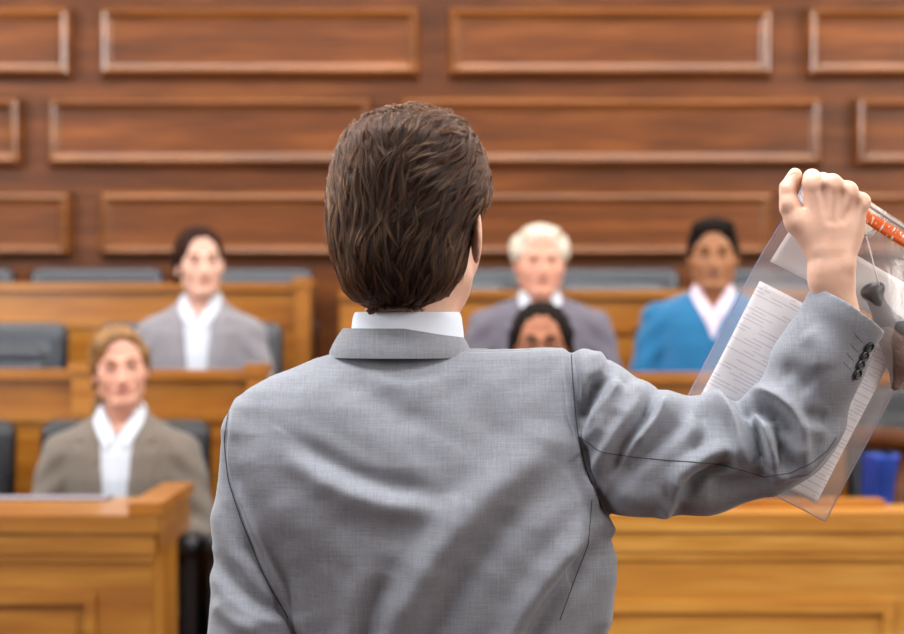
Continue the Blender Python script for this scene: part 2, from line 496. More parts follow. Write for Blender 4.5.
# wooden handrail and blue case at the right edge
t = empty('handrail', (wx(900, 5.45), 5.45, 0.3), 0, 'dark brown wooden handrail with curved end above the blue case', 'handrail')
zr = wz(438, 5.45) - 0.3
tube('rail', [(-0.14, 0, zr), (-0.05, 0, zr), (0.05, 0, zr - 0.01), (0.5, 0, zr - 0.02)], 0.034, M['rail_dark'], t, 12)
tube('post', [(0.02, 0, 0), (0.02, 0, 0.3), (-0.01, 0, 0.5), (0.03, 0, zr - 0.04)], [0.035, 0.03, 0.04, 0.03], M['rail_dark'], t, 12)

t = empty('case', (wx(884, 5.75), 5.72, 0.775), 0, 'bright blue upright case below the wooden handrail near the right edge', 'case')
box('body', (-0.055, -0.12, 0), (0.055, 0.08, wz(457, 5.65) - 0.775), mat('blue vinyl', '#1d3fa0', 0.5, 0.5, 0.08), t, 0.01)
tube('handle', [(0, -0.05, wz(457, 5.65) - 0.777), (0, -0.04, wz(457, 5.65) - 0.75), (0, 0.02, wz(457, 5.65) - 0.75), (0, 0.03, wz(457, 5.65) - 0.777)], 0.006, M['metal'], t)

t = empty('folder', (wx(50, 5.3), 5.30, zt + 0.001), 0, 'thin grey folder lying flat on the left desk', 'folder')
box('cover', (-0.17, -0.05, 0), (0.17, 0.05, 0.003), mat('grey card', '#4a4450', 0.7), t, 0.001)
box('paper', (-0.16, -0.045, 0.0032), (0.16, 0.045, 0.005), mat('paper', '#8d8690', 0.8), t, 0.001)

# ------------------------------------------------------------------ chairs
def chair(w, mt, h=0.9):
    """leather armchair facing -Y with its origin on the floor"""
    root = empty('leather_chair', (0, 0, 0))
    hw = w / 2
    def back(P):
        X, Y, Z = P
        Yt = Y - 0.13 * (Z - 0.45)
        d = rbox((X, Yt, Z), (0, 0.24, 0.68 * h / 0.9), (hw - 0.035, 0.05, (h - 0.46) / 2 + 0.01), 0.045)
        d = smin(d, rbox((X, Yt, Z), (0, 0.215, 0.66 * h / 0.9), (hw - 0.10, 0.05, (h - 0.56) / 2), 0.04), 0.015)
        d = smax(d, -rc((X, Yt, Z), (-hw, 0.17, h - 0.13), (hw, 0.17, h - 0.13), 0.006, 0.006), 0.01)
        return d
    sdf_obj('backrest', back, (-hw, 0.1, 0.38), (hw, 0.46, h + 0.08), 0.009, [mt], root)
    def seat(P):
        d = rbox(P, (0, -0.03, 0.40), (hw - 0.075, 0.26, 0.065), 0.04)
        return d
    sdf_obj('seat', seat, (-hw, -0.34, 0.3), (hw, 0.28, 0.5), 0.011, [mt], root)
    for s in (-1, 1):
        x = s * (hw - 0.035)
        sdf_obj('armrest', lambda P: rbox(P, (x, -0.02, 0.58), (0.032, 0.25, 0.03), 0.025), (x - 0.05, -0.3, 0.52), (x + 0.05, 0.26, 0.64), 0.009, [mt], root)
        box('arm_support', (x - 0.02, -0.22, 0.2), (x + 0.02, 0.2, 0.555), M['leather'], root, 0.006)
    bm = bmesh.new(); bmesh.ops.create_cone(bm, cap_ends=True, segments=20, radius1=0.03, radius2=0.03, depth=0.3)
    bmesh.ops.translate(bm, verts=bm.verts, vec=(0, -0.02, 0.19)); bm_obj('column', bm, M['metal'], root, True)
    bm = bmesh.new(); bmesh.ops.create_cone(bm, cap_ends=True, segments=28, radius1=0.23, radius2=0.08, depth=0.04)
    bmesh.ops.translate(bm, verts=bm.verts, vec=(0, -0.02, 0.0205)); bm_obj('base', bm, M['metal'], root, True)
    return root

def copy_tree(o, parent=None):
    c = o.copy(); COL.objects.link(c)
    if parent is not None: c.parent = parent
    for ch in list(o.children): copy_tree(ch, c)
    return c

protos = {}
def place_chair(w, mt, x, y, z, label, group, h=0.9):
    key = (w, mt.name, h)
    if key not in protos: protos[key] = o = chair(w, mt, h)
    else: o = copy_tree(protos[key])
    o.location = (x, y, z)
    return tag(o, label, 'chair', group)

# front row (tier 1): chair backs about y 6.0 (front faces)
G1, G2, G3 = 'black leather chairs of the front row', 'leather chairs of the middle row', 'slate leather chairs of the back row'
yc1 = 5.62
place_chair(0.60, M['leather'], wx(121, yc1 + .2), yc1, 0.301, 'black leather chair the taupe-jacketed woman sits in', G1)
place_chair(0.60, M['leather'], wx(-77, yc1 + .2), yc1, 0.301, 'empty black leather chair at the left picture edge, front row', G1)
place_chair(0.60, M['leather'], wx(319, yc1 + .2), yc1, 0.301, 'black leather chair whose edge shows between the left desk and the standing man', G1)
place_chair(0.60, M['leather'], wx(541, yc1 + .2), yc1, 0.301, 'front row chair of the woman with glasses, behind the standing man', G1)
place_chair(0.60, M['leather'], wx(739, yc1 + .2), yc1, 0.301, 'empty dark front row chair behind the lower corner of the evidence bag', G1)
place_chair(0.60, M['leather'], wx(938, yc1 + .2), yc1, 0.301, 'black leather chair holding the blue case at the right picture edge', G1, 0.98)
yc2 = 6.62
place_chair(0.74, M['leather_blue'], wx(190, yc2 + .25), yc2, 0.601, 'slate leather chair the grey-jacketed woman sits in', G2)
place_chair(0.74, M['leather_blue'], wx(-26, yc2 + .25), yc2, 0.601, 'empty slate leather chair left of the grey-jacketed woman', G2)
place_chair(0.57, M['leather'], wx(543, yc2 + .25), yc2, 0.601, 'dark leather chair the white-haired man sits in', G2)
place_chair(0.57, M['leather'], wx(704, yc2 + .25), yc2, 0.601, 'dark leather chair the man in the blue sweater sits in', G2)
place_chair(0.57, M['leather'], wx(866, yc2 + .25), yc2, 0.601, 'dark leather chair right of the blue sweater man, seen past the bag', G2)
yc3 = 7.62
for i, (pc, lab) in enumerate([
    (-52, 'slate leather chair top at the left picture edge, back row'),
    (97, 'slate leather chair top left of the brunette woman, back row'),
    (247, 'slate leather chair top right of the brunette woman, back row'),
    (453, 'slate leather chair top beside the standing man\'s ear, back row'),
    (613, 'slate leather chair top between the white-haired man and blue sweater man'),
    (773, 'slate leather chair top behind the evidence bag, back row')]):
    place_chair(0.63, M['leather_blue'], wx(pc, yc3 + .28), yc3, 0.901, lab, G3, 0.84)

# ------------------------------------------------------------------ people
def head_fn(jaw=1.0, cheek=1.0, old=0.0, fem=False, neck=None, neck_y=0.040, flare=0.25):
    def fn(P):
        X, Y, Z = P
        A = np.abs(X)
        Q = (A, Y, Z)
        d = ell(P, (0, 0.018, 0.038), (0.075, 0.094, 0.080))
        d = smin(d, ell(P, (0, -0.022, -0.032), (0.062 * jaw, 0.067, 0.074)), 0.025)
        d = smin(d, rc(Q, (0.050 * jaw, 0.002, -0.058), (0.016, -0.060, -0.094), 0.016, 0.018), 0.022)
        d = smin(d, ell(P, (0, -0.068, -0.096), (0.019, 0.018, 0.017)), 0.02)
        d = smin(d, ell(Q, (0.042 * cheek, -0.050, -0.020), (0.016, 0.016, 0.020)), 0.035)
        d = smin(d, rc(Q, (0.006, -0.082, 0.018), (0.045, -0.068, 0.020), 0.010, 0.009), 0.014)       # brow
        d = smax(d, -ell(Q, (0.031, -0.098, 0.000), (0.020, 0.023, 0.0145)), 0.010)                    # sockets
        d = smin(d, rc(P, (0, -0.080, 0.012), (0, -0.104, -0.036), 0.0075, 0.0105), 0.012)             # nose
        d = smin(d, ell(Q, (0.011, -0.096, -0.039), (0.0085, 0.010, 0.007)), 0.006)
        d = smax(d, -ell(Q, (0.0065, -0.103, -0.0475), (0.0038, 0.005, 0.003)), 0.003)
        d = smin(d, ell(P, (0, -0.078, -0.062), (0.026, 0.012, 0.013)), 0.014)                         # mouth mound
        d = smin(d, ell(P, (0, -0.0885, -0.0575), (0.021, 0.0055, 0.0036)), 0.004)
        d = smin(d, ell(P, (0, -0.088, -0.0668), (0.018, 0.0060, 0.0045)), 0.004)
        d = smax(d, -rc(Q, (0, -0.0955, -0.0620), (0.021, -0.087, -0.0625), 0.0016, 0.0012), 0.003)
        # eyelids
        d = smin(d, ell(Q, (0.031, -0.075, -0.001), (0.0160, 0.009, 0.0105)), 0.005)
        # ears
        Qe = (A - flare * Y + 0.15 * (0.45 - flare) * 0.1, Y, Z)
        e = ell(Qe, (0.0750, 0.014, -0.008), (0.0065, 0.019, 0.033))
        e = smax(e, -ell(Qe, (0.083, 0.010, -0.004), (0.006, 0.011, 0.019)), 0.004)
        d = smin(d, e, 0.006)
        # neck
        nr = neck or (0.047 if fem else 0.056)
        d = smin(d, rc(P, (0, 0.018, -0.07), (0, neck_y, -0.215), nr, nr + 0.004), 0.03)
        return d
    return fn

def lips_index(me, V, q, inv):
    C = V[q].mean(1)
    C = inv(C)
    m = (np.abs(C[:, 0]) < 0.0235) & (C[:, 1] < -0.0885) & (np.abs(C[:, 2] + 0.0625) < 0.0115 * (1 - (C[:, 0] / 0.027) ** 2))
    me.polygons.foreach_set('material_index', m.astype(np.int32))

def hand_arrays(wrist, direction, palm_n, scale=1.0, curl=0.5, thumb_side=1, h=0.0045):
    """relaxed hand: palm, four fingers of different lengths, thumb. direction = towards the fingers"""
    w = np.array(wrist, float); u = np.array(direction, float); u /= np.linalg.norm(u)
    n = np.array(palm_n, float); n -= u * n.dot(u); n /= np.linalg.norm(n)
    s = np.cross(u, n) * thumb_side
    T = lambda a, b, c: w + scale * (u * a + s * b + n * c)
    pr = []
    for i, (b, L) in enumerate(((0.030, 0.072), (0.010, 0.080), (-0.010, 0.074), (-0.029, 0.058))):
        r = 0.0088 - 0.0006 * i
        m0 = T(0.088 - 0.004 * abs(i - 1), b, 0)
        pr.append((T(0.0, b * 0.45, 0), m0, 0.017, 0.0125, 0.02))
        a1 = curl * 0.6; a2 = curl * 1.5; a3 = curl * 2.1
        p1 = m0 + scale * L * 0.46 * (u * math.cos(a1) + n * math.sin(a1))
        p2 = p1 + scale * L * 0.32 * (u * math.cos(a2) + n * math.sin(a2))
        p3 = p2 + scale * L * 0.24 * (u * math.cos(a3) + n * math.sin(a3))
        pr += [(m0, p1, r + 0.001, r, 0.004), (p1, p2, r, r * 0.92, 0.003), (p2, p3, r * 0.92, r * 0.78, 0.003)]
    t0, t1, t2, t3 = T(0.018, 0.022, 0.006), T(0.050, 0.044, 0.014), T(0.078, 0.050, 0.024), T(0.098, 0.044, 0.032)
    pr += [(t0, t1, 0.016, 0.012, 0.015), (t1, t2, 0.0115, 0.0105, 0.004), (t2, t3, 0.0105, 0.0085, 0.003)]
    pr.append((w - u * 0.06, w, 0.027, 0.025, 0.02))
    allp = np.array([p for q_ in pr for p in q_[:2]])
    def fn(P):
        d = None
        for a, b, r1, r2, kk in pr:
            e = rc(P, a, b, r1 * scale, r2 * scale)
            d = e if d is None else smin(d, e, kk)
        return d
    return sample(fn, tuple(allp.min(0) - 0.035), tuple(allp.max(0) + 0.035), h)

def hair_fn(style):
    def fn(P):
        X, Y, Z = P
        if style == 'blonde':
            d = ell(P, (-0.002, 0.020, 0.042), (0.081, 0.098, 0.083))
            d = smin(d, rc(P, (-0.048, -0.045, 0.070), (0.030, -0.045, 0.086), 0.024, 0.020), 0.03)
            d = smin(d, rc(P, (-0.072, -0.01, 0.03), (-0.074, 0.03, -0.045), 0.014, 0.012), 0.02)
            d = smin(d, rc(P, (0.074, -0.01, 0.04), (0.078, 0.03, -0.02), 0.015, 0.012), 0.02)
            d = smin(d, rc(P, (-0.03, 0.10, -0.03), (-0.075, 0.09, -0.12), 0.03, 0.018), 0.03)
            cut = ell(P, (0.014, -0.114, -0.006), (0.080, 0.096, 0.104))
        elif style == 'brunette':
            d = ell(P, (0, 0.022, 0.040), (0.083, 0.101, 0.087))
            d = smin(d, rc(P, (-0.072, 0.0, 0.03), (-0.070, 0.05, -0.05), 0.020, 0.016), 0.02)
            d = smin(d, ell(P, (0.0, 0.115, -0.02), (0.035, 0.03, 0.035)), 0.02)
            cut = ell(P, (0.008, -0.116, -0.008), (0.080, 0.098, 0.106))
        elif style == 'bun':
            d = ell(P, (0, 0.026, 0.042), (0.087, 0.100, 0.086))
            d = smin(d, rc(P, (-0.076, 0.02, 0.02), (-0.080, 0.05, -0.06), 0.020, 0.020), 0.03)
            d = smin(d, rc(P, (0.076, 0.02, 0.02), (0.080, 0.05, -0.06), 0.020, 0.020), 0.03)
            cut = ell(P, (0, -0.118, -0.018), (0.094, 0.112, 0.112))
        elif style == 'white':
            d = ell(P, (0, 0.022, 0.042), (0.083, 0.098, 0.083))
            d = smin(d, ell((np.abs(X), Y, Z), (0.078, 0.012, 0.04), (0.020, 0.045, 0.042)), 0.02)
            d = smin(d, rc(P, (-0.04, -0.045, 0.088), (0.04, -0.045, 0.090), 0.022, 0.022), 0.03)
            cut = ell(P, (0, -0.110, -0.012), (0.073, 0.080, 0.098))
        else:  # short black
            d = ell(P, (0, 0.022, 0.048), (0.081, 0.096, 0.082))
            d = smin(d, rc(P, (-0.045, -0.045, 0.088), (0.045, -0.045, 0.090), 0.026, 0.026), 0.03)
            d = smin(d, ell((np.abs(X), Y, Z), (0.073, 0.0, 0.030), (0.012, 0.030, 0.035)), 0.012)
            cut = ell(P, (0, -0.116, -0.006), (0.072, 0.096, 0.096))
        d = smax(d, -cut, 0.012)
        low = -0.075 if style in ('blonde', 'brunette', 'bun') else -0.055
        d = smax(d, low - Z + 0.9 * np.minimum(0.04 - Y, 0.2) * 0.55, 0.01) if style != 'blonde' else smax(d, -0.13 - Z + 0 * X, 0.01)
        nz = 0.0022 * np.sin(X * 190 + 3 * np.sin(Y * 60)) * np.sin(Z * 90 + Y * 40) + 0.0015 * np.sin(X * 330 + Z * 110)
        return d + nz
    return fn

def eye(parent, V0, name='eye'):
    bm = bmesh.new(); bmesh.ops.create_uvsphere(bm, u_segments=16, v_segments=12, radius=0.0118)
    bmesh.ops.rotate(bm, verts=bm.verts, matrix=Matrix.Rotation(math.radians(90), 3, 'X'))
    bmesh.ops.scale(bm, verts=bm.verts, vec=(1, 1, 1))
    me = bpy.data.meshes.new(name); bm.to_mesh(me); bm.free()
    for m in (M['eye_white'], M['iris']): me.materials.append(m)
    for p in me.polygons:
        p.use_smooth = True
        p.material_index = 1 if math.hypot(p.center.x, p.center.z) < 0.0066 and p.center.y < 0 else 0
    return me

def seated_person(x, y, z, label, sk, hair, style, top, topmat, shirtmat, yaw=0.0, nod=0.0, head_dx=0.0, width=1.0, roll=0.0, neck_drop=0.015, eye_h=1.16, head_s=1.0,
                  fem=False, vtop=0.078, vlow=0.70, glasses=False, jaw=1.0, cheek=1.0, lean=0.0, body_yaw=0.0, name='person', lowmat=None, arm_out=0.0):
    R = empty(name, (x, y, z), body_yaw, label, 'person')
    s_head = eye_h - 1.16
    s = s_head - neck_drop           # shoulders sit below the head by the length of the neck
    W_ = width
    zs = [0.40, 0.50, 0.62, 0.74, 0.86, 0.94, 0.985, 1.005, 1.025, 1.05, 1.07]
    ws = [0.165, 0.175, 0.158, 0.156, 0.172, 0.184, 0.178 if fem else 0.188, 0.160 if fem else 0.176, 0.122 if fem else 0.142, 0.080, 0.055]
    ds = [0.10, 0.125, 0.112, 0.112, 0.118, 0.112, 0.098, 0.088, 0.078, 0.066, 0.055]
    zs = [v + s * min(1, (v - 0.4) / 0.5) for v in zs]
    ys = [0.02, 0.02, 0.02, 0.02, 0.025, 0.03, 0.033, 0.035, 0.038, 0.04, 0.04]
    ws = [w * W_ for w in ws]
    def torso(P):
        return loft(P, zs, [-w for w in ws], ws, ys, ds, 2.3)
    zt_ = zs[-1]
    sh = zs[6] - (0.055 if fem else 0.040)
    def arm(P, grow):
        A = np.abs(P[0]); Q = (A, P[1], P[2])
        e = (0.232 * W_ + arm_out, 0.0, 0.70 + s)
        d = rc(Q, (0.178 * W_, 0.03, sh), e, 0.054 + grow, 0.048 + grow)
        d = smin(d, rc(Q, e, (0.11, -0.24, 0.615), 0.046 + grow, 0.036 + grow), 0.02)
        return d
    def neckbase(P):
        return rc(P, (0, 0.035, 1.02 + s), (0, 0.02, 1.12 + s), 0.062 if not fem else 0.052, 0.060 if not fem else 0.049)
    def wedge(P, grow=0.0):
        X, Y, Z = P
        top_ = zt_ + 0.05
        half = (vtop + grow) * np.clip((Z - (vlow + s)) / (1.03 - vlow), 0, 1.25) - 0.001
        return np.maximum(np.abs(X) - half, Y - 0.02)
    def jacket(P):
        d = smin(torso(P), arm(P, 0.004), 0.035)
        body = d
        # pulled creases
        X, Y, Z = P
        d = d + 0.003 * np.sin(Z * 70 + np.abs(X) * 55) * np.clip((np.abs(X) - 0.13) / 0.06, 0, 1)
        d = np.maximum(d, np.minimum(-wedge(P), body + 0.013))
        d = np.maximum(d, -rc(P, (0, 0.03, 1.0 + s), (0, 0.03, 1.3), 0.068, 0.068))
        if top == 'jacket':
            A = np.abs(X)
            lap = poly2(A + 0 * Z, Z + 0 * X, [(0.074, 1.075 + s), (0.092, 1.065 + s), (0.116, 0.985 + s), (0.096, 0.972 + s), (0.124, 0.955 + s), (0.030, vlow + s), (0.0, vlow + s - 0.01)])
            lap = np.maximum(lap, Y - 0.01)
            lap = np.maximum(lap, -(A - (vtop * np.clip((Z - (vlow + s)) / (1.03 - vlow), 0, 1.25))))
            d = np.minimum(d, np.maximum(lap, body - 0.006))
            # collar roll round the neck
            ring = np.abs(np.sqrt(X ** 2 + (Y - 0.035) ** 2) - 0.078 + 0.25 * (Z - 1.05 - s)) - 0.005
            ring = np.maximum(ring, np.maximum(Z - 1.050 - s - 0.3 * Y, 1.02 + s - Z))
            ring = np.maximum(ring, -(Y + 0.02))
            d = np.minimum(d, ring)
        else:
            # ribbed V neckband
            half = vtop * np.clip((Z - (vlow + s)) / (1.03 - vlow), 0, 1.25)
            band = np.maximum(np.abs(np.abs(X) - half - 0.008) - 0.008, np.maximum(Y - 0.02, vlow + s - 0.012 - Z))
            d = np.minimum(d, np.maximum(band, body - 0.003))
        return d
    lo = (-0.36 * W_ - 0.03 - arm_out, -0.32, 0.38); hi = (0.36 * W_ + 0.03 + arm_out, 0.2, 1.13 + s)
    sdf_obj('jacket' if top == 'jacket' else 'sweater', jacket, lo, hi, 0.0065, [topmat], R)
    def shirt(P):
        X, Y, Z = P
        base = smin(torso(P) + 0.006, neckbase(P), 0.02)
        d = np.maximum(base, wedge(P, 0.02))
        d = np.maximum(d, Z - (1.055 + s) + 0 * X)
        # open neck
        op = poly2(np.abs(X) + 0 * Z, Z + 0 * X, [(0.0, 0.985 + s), (0.040, 1.055 + s), (0.040, 1.2 + s), (0.0, 1.2 + s)])
        op = np.maximum(op, Y - 0.03)
        d = np.maximum(d, -op)
        d = np.maximum(d, -rc(P, (0, 0.035, 1.0 + s), (0, 0.035, 1.3), 0.048, 0.05))
        col = poly2(np.abs(X) + 0 * Z, Z + 0 * X, [(0.006, 0.990 + s), (0.030, 0.950 + s), (0.078, 1.035 + s), (0.070, 1.068 + s), (0.048, 1.072 + s)])
        col = np.maximum(col, Y - 0.03)
        col = np.maximum(col, np.abs(base - 0.005) - 0.006)
        ring = np.maximum(np.abs(np.sqrt(X ** 2 + (Y - 0.033) ** 2) - 0.066) - 0.0055, np.maximum(np.maximum(Z - 1.062 - s - 0.35 * Y, 1.02 + s - Z), -(Y - 0.0)))
        # button placket
        pl = np.maximum(np.maximum(np.abs(X) - 0.013, torso(P) + 0.003), np.maximum(Z - (0.98 + s), Y))
        d = np.minimum(d, pl)
        return np.minimum(d, np.minimum(col, ring))
    sdf_obj('shirt', shirt, (-0.14, -0.14, vlow - 0.05 + s), (0.14, 0.16, 1.13 + s), 0.005, [shirtmat], R)
    # body: head and hands fine, the clothed rest coarse, one mesh
    hy = 0.0 - lean
    piv = np.array([head_dx, hy, 1.16 + s_head])
    def place(V):
        V = V * head_s
        V = rotx(V, nod); V = rotz(V, yaw)
        c_, s_ = math.cos(roll), math.sin(roll)
        V = np.stack([V[:, 0] * c_ - V[:, 2] * s_, V[:, 1], V[:, 0] * s_ + V[:, 2] * c_], 1)
        return V + piv
    def unplace(C):
        C = C - piv; C = rotz(C, -yaw); C = rotx(C, -nod); return C / head_s
    Vh, qh = sample(head_fn(jaw, cheek, 0, fem), (-0.10, -0.13, -0.245), (0.10, 0.13, 0.13), 0.003)
    # keep the neck upright while the head turns
    tt = np.clip((Vh[:, 2] + 0.16) / 0.07, 0, 1)[:, None]
    V1 = place(Vh); V0 = Vh * head_s + piv
    Vh2 = V1 * tt + V0 * (1 - tt)
    def core(P):
        d = torso(P) + 0.018
        d = smin(d, arm(P, -0.012), 0.02)
        A = np.abs(P[0]); Q = (A, P[1], P[2])
        d = smin(d, rc(Q, (0.09, 0.02, 0.535), (0.10, -0.40, 0.53), 0.060, 0.045), 0.02)
        d = smin(d, rc(Q, (0.10, -0.40, 0.52), (0.10, -0.38, 0.10), 0.044, 0.034), 0.02)
        d = smin(d, rc(Q, (0.10, -0.36, 0.06), (0.10, -0.50, 0.045), 0.030, 0.022), 0.02)
        return smax(d, P[2] - 1.04 - s + 0 * d, 0.01)
    Vc, qc = sample(core, (-0.33 * W_, -0.6, 0.0), (0.33 * W_, 0.2, 1.1 + s), 0.013)
    parts = [(Vh2, qh), (Vc, qc)]
    for sd in (-1, 1):
        parts.append(hand_arrays((sd * 0.11, -0.24, 0.615), (-sd * 0.35, -0.9, -0.10), (0, 0.05, -1), 0.95, 0.45, thumb_side=1 if sd > 0 else -1, h=0.006))
    V, q = join_arrays(parts)
    q = np.array(q)
    me = quad_mesh('body', V, q)
    b = link('body', me, R, SK[sk])
    if len(me.polygons) == len(q):
        idx = np.zeros(len(q), np.int32)
        C = Vh[qh].mean(1)
        m = (np.abs(C[:, 0]) < 0.0225) & (C[:, 1] < -0.083) & (np.abs(C[:, 2] + 0.0625) < 0.0090 * (1 - (C[:, 0] / 0.026) ** 2))
        idx[:len(qh)] = m
        me.polygons.foreach_set('material_index', idx)
    # eyes, brows
    for sd in (-1, 1):
        me = eye(R, None)
        c = place(np.array([[sd * 0.031, -0.0755, -0.001]]))[0]
        e = link('eye', me, R); e.location = c; e.rotation_euler = (nod, -roll, yaw); e.scale = (1, 0.9, 0.46)
        lash = place(np.array([[sd * 0.019, -0.0855, 0.0025], [sd * 0.026, -0.0885, 0.0058], [sd * 0.034, -0.0880, 0.0060], [sd * 0.043, -0.0830, 0.0025]]))
        tube('eyelashes', lash, [0.0010, 0.0020, 0.0022, 0.0012], H['brunette'], R, 6)
        pts = place(np.array([[sd * 0.014, -0.090, 0.020], [sd * 0.028, -0.088, 0.025], [sd * 0.040, -0.080, 0.024], [sd * 0.050, -0.069, 0.018]]))
        tube('eyebrow', pts, [0.0036, 0.0044, 0.0036, 0.002], H[hair] if hair != 'white' else H['white'], R, 6)
    # hair
    sdf_obj('hair', hair_fn(style), (-0.13, -0.12, -0.16), (0.13, 0.16, 0.16), 0.004, [H[hair]], R, post=place)
    if glasses:
        g = None
        ring = []
        for sd in (-1, 1):
            for kx in range(25):
                a = 2 * math.pi * kx / 24
                ring.append((sd * 0.033 + 0.024 * math.cos(a), -0.1 + 0.006 * abs(math.cos(a)), -0.002 + 0.018 * math.sin(a)))
        V1, F1 = tube_arrays(place(np.array(ring[:25])), 0.0022, 6, False)
        V2, F2 = tube_arrays(place(np.array(ring[25:])), 0.0022, 6, False)
        V3, F3 = tube_arrays(place(np.array([(-0.009, -0.101, 0.0), (0, -0.104, 0.004), (0.009, -0.101, 0.0)])), 0.0014, 6)
        V4, F4 = tube_arrays(place(np.array([(-0.057, -0.095, 0.002), (-0.078, -0.05, 0.002), (-0.080, 0.0, 0.004)])), 0.0014, 6)
        V5, F5 = tube_arrays(place(np.array([(0.057, -0.095, 0.002), (0.078, -0.05, 0.002), (0.080, 0.0, 0.004)])), 0.0014, 6)
        V, Fc = join_arrays([(V1, F1), (V2, F2), (V3, F3), (V4, F4), (V5, F5)])
        go = link('glasses', mesh_from('glasses', V, Fc), R, [M['metal']])
        go['label'] = 'thin dark framed glasses'
    # trousers and shoes
    def legs(P):
        A = np.abs(P[0]); Q = (A, P[1], P[2])
        d = ell(P, (0, 0.03, 0.53), (0.185 * W_, 0.15, 0.085))
        d = smin(d, rc(Q, (0.09, 0.02, 0.535), (0.10, -0.40, 0.54), 0.078, 0.062), 0.03)
        d = smin(d, rc(Q, (0.10, -0.40, 0.53), (0.10, -0.38, 0.11), 0.060, 0.052), 0.02)
        return smax(d, 0.07 - P[2] + 0 * d, 0.01)
    sdf_obj('trousers', legs, (-0.24, -0.5, 0.05), (0.24, 0.22, 0.66), 0.011, [lowmat or M['trousers']], R)
    for sd in (-1, 1):
        def sh_(P):
            d = rc(P, (sd * 0.10, -0.35, 0.042), (sd * 0.105, -0.54, 0.034), 0.040, 0.030)
            d = smin(d, rc(P, (sd * 0.10, -0.37, 0.06), (sd * 0.10, -0.37, 0.10), 0.040, 0.038), 0.02)
            return smax(d, 0.003 - P[2] + 0 * d, 0.004)
        sdf_obj('shoe', sh_, (sd * 0.10 - 0.06, -0.6, -0.01), (sd * 0.10 + 0.06, -0.28, 0.15), 0.008, [M['shoe']], R)
    return R

def person_at(px, py_eye, d, floor, **kw):
    """seat a person so that the eyes sit on the photographed line"""
    z = wz(py_eye, d)
    return dict(x=wx(px, d), y=d, z=floor, eye_h=z - floor, **kw)

seated_person(**person_at(120, 368, 5.60, 0.301, label='blonde woman in a taupe jacket and white open-collar shirt, seated behind the left desk',
    sk='blonde', hair='blonde', style='blonde', top='jacket', topmat=M['suit_taupe'], shirtmat=M['shirt'], yaw=0.22, nod=0.0, roll=0.09, neck_drop=0.030, width=1.02, fem=True,
    vtop=0.053, vlow=0.42, jaw=0.98, head_s=1.02, arm_out=0.0))
seated_person(**person_at(200, 263, 6.62, 0.601, label='dark-haired woman in a light grey jacket and white shirt, seated in the middle row',
    sk='brunette', hair='brunette', style='brunette', top='jacket', topmat=M['suit_grey'], shirtmat=M['shirt'], yaw=0.28, nod=0.0, roll=0.06, neck_drop=0.025, width=0.96, fem=True,
    vtop=0.053, vlow=0.45, jaw=0.94, head_s=1.04))
seated_person(**person_at(540, 262, 6.62, 0.601, label='white-haired older man in a mauve-grey suit jacket and white shirt, seated',
    sk='elder', hair='white', style='white', top='jacket', topmat=M['suit_mauve'], shirtmat=M['shirt'], yaw=0.05, nod=0.0, width=1.10,
    vtop=0.070, vlow=0.72, jaw=1.08, head_s=1.07, cheek=1.05))
seated_person(**person_at(713, 256, 6.62, 0.601, label='dark-haired man in a blue V-neck sweater over a pale pink shirt, seated',
    sk='tan', hair='black', style='short', top='sweater', topmat=M['sweater'], shirtmat=M['shirt_pink'], yaw=0.0, nod=0.0, width=1.10,
    vtop=0.062, vlow=0.88, jaw=1.04, head_s=1.06, body_yaw=-0.12))
seated_person(**person_at(541, 344, 5.60, 0.301, label='black-haired woman with thin glasses whose forehead shows above the suited shoulder',
    sk='deep', hair='black', style='bun', top='jacket', topmat=M['trousers'], shirtmat=M['shirt'], yaw=-0.05, nod=0.0, width=1.0, fem=True, glasses=True,
    head_s=1.0))

# ------------------------------------------------------------------ the standing man
S = 760.0
D0 = 2.5
def mx(px, y=2.55): return (px - 452) * y / F
def mz(py, y=2.55): return CAMZ - (py - 317) * y / F
MAN = empty('person', (-0.05, 2.56, 0), 0, 'man in a light grey suit seen from behind, right arm raised gripping the evidence bag', 'person')
MO = np.array(MAN.location)
def man_obj(name, V, q, mats):
    return link(name, quad_mesh(name, V - MO, q), MAN, mats)

rows = [  # py, left, right, centre depth, half depth
    (348, 352, 556, 2.556, 0.024), (351, 340, 568, 2.556, 0.040), (356, 325, 573, 2.556, 0.054), (366, 298, 577, 2.556, 0.070), (376, 272, 580, 2.556, 0.082), (390, 246, 583, 2.556, 0.093),
    (405, 231, 585, 2.556, 0.102), (430, 224, 588, 2.556, 0.112), (460, 228, 594, 2.556, 0.124), (500, 240, 604, 2.556, 0.132), (520, 248, 611, 2.556, 0.133),
    (560, 268, 613, 2.558, 0.132), (600, 281, 610, 2.56, 0.128), (634, 290, 606, 2.562, 0.124), (700, 300, 600, 2.565, 0.120), (760, 296, 604, 2.57, 0.124),
    (840, 286, 612, 2.57, 0.130), (900, 282, 616, 2.57, 0.130)]
rz_ = [mz(r[0]) for r in rows]; rl = [mx(r[1]) for r in rows]; rr = [mx(r[2]) for r in rows]
ry = [r[3] for r in rows]; rd = [r[4] for r in rows]
def man_torso(P):
    d = loft(P, rz_, rl, rr, ry, rd, 2.25)
    return smin(d, ell(P, (mx(400), 2.550, mz(398)), (0.125, 0.080, 0.050)), 0.03)
def pt(px, py, y): return (mx(px, y), y, mz(py, y))
ELB = pt(788, 430, 2.50)
CUFF = pt(852, 305, 2.47)
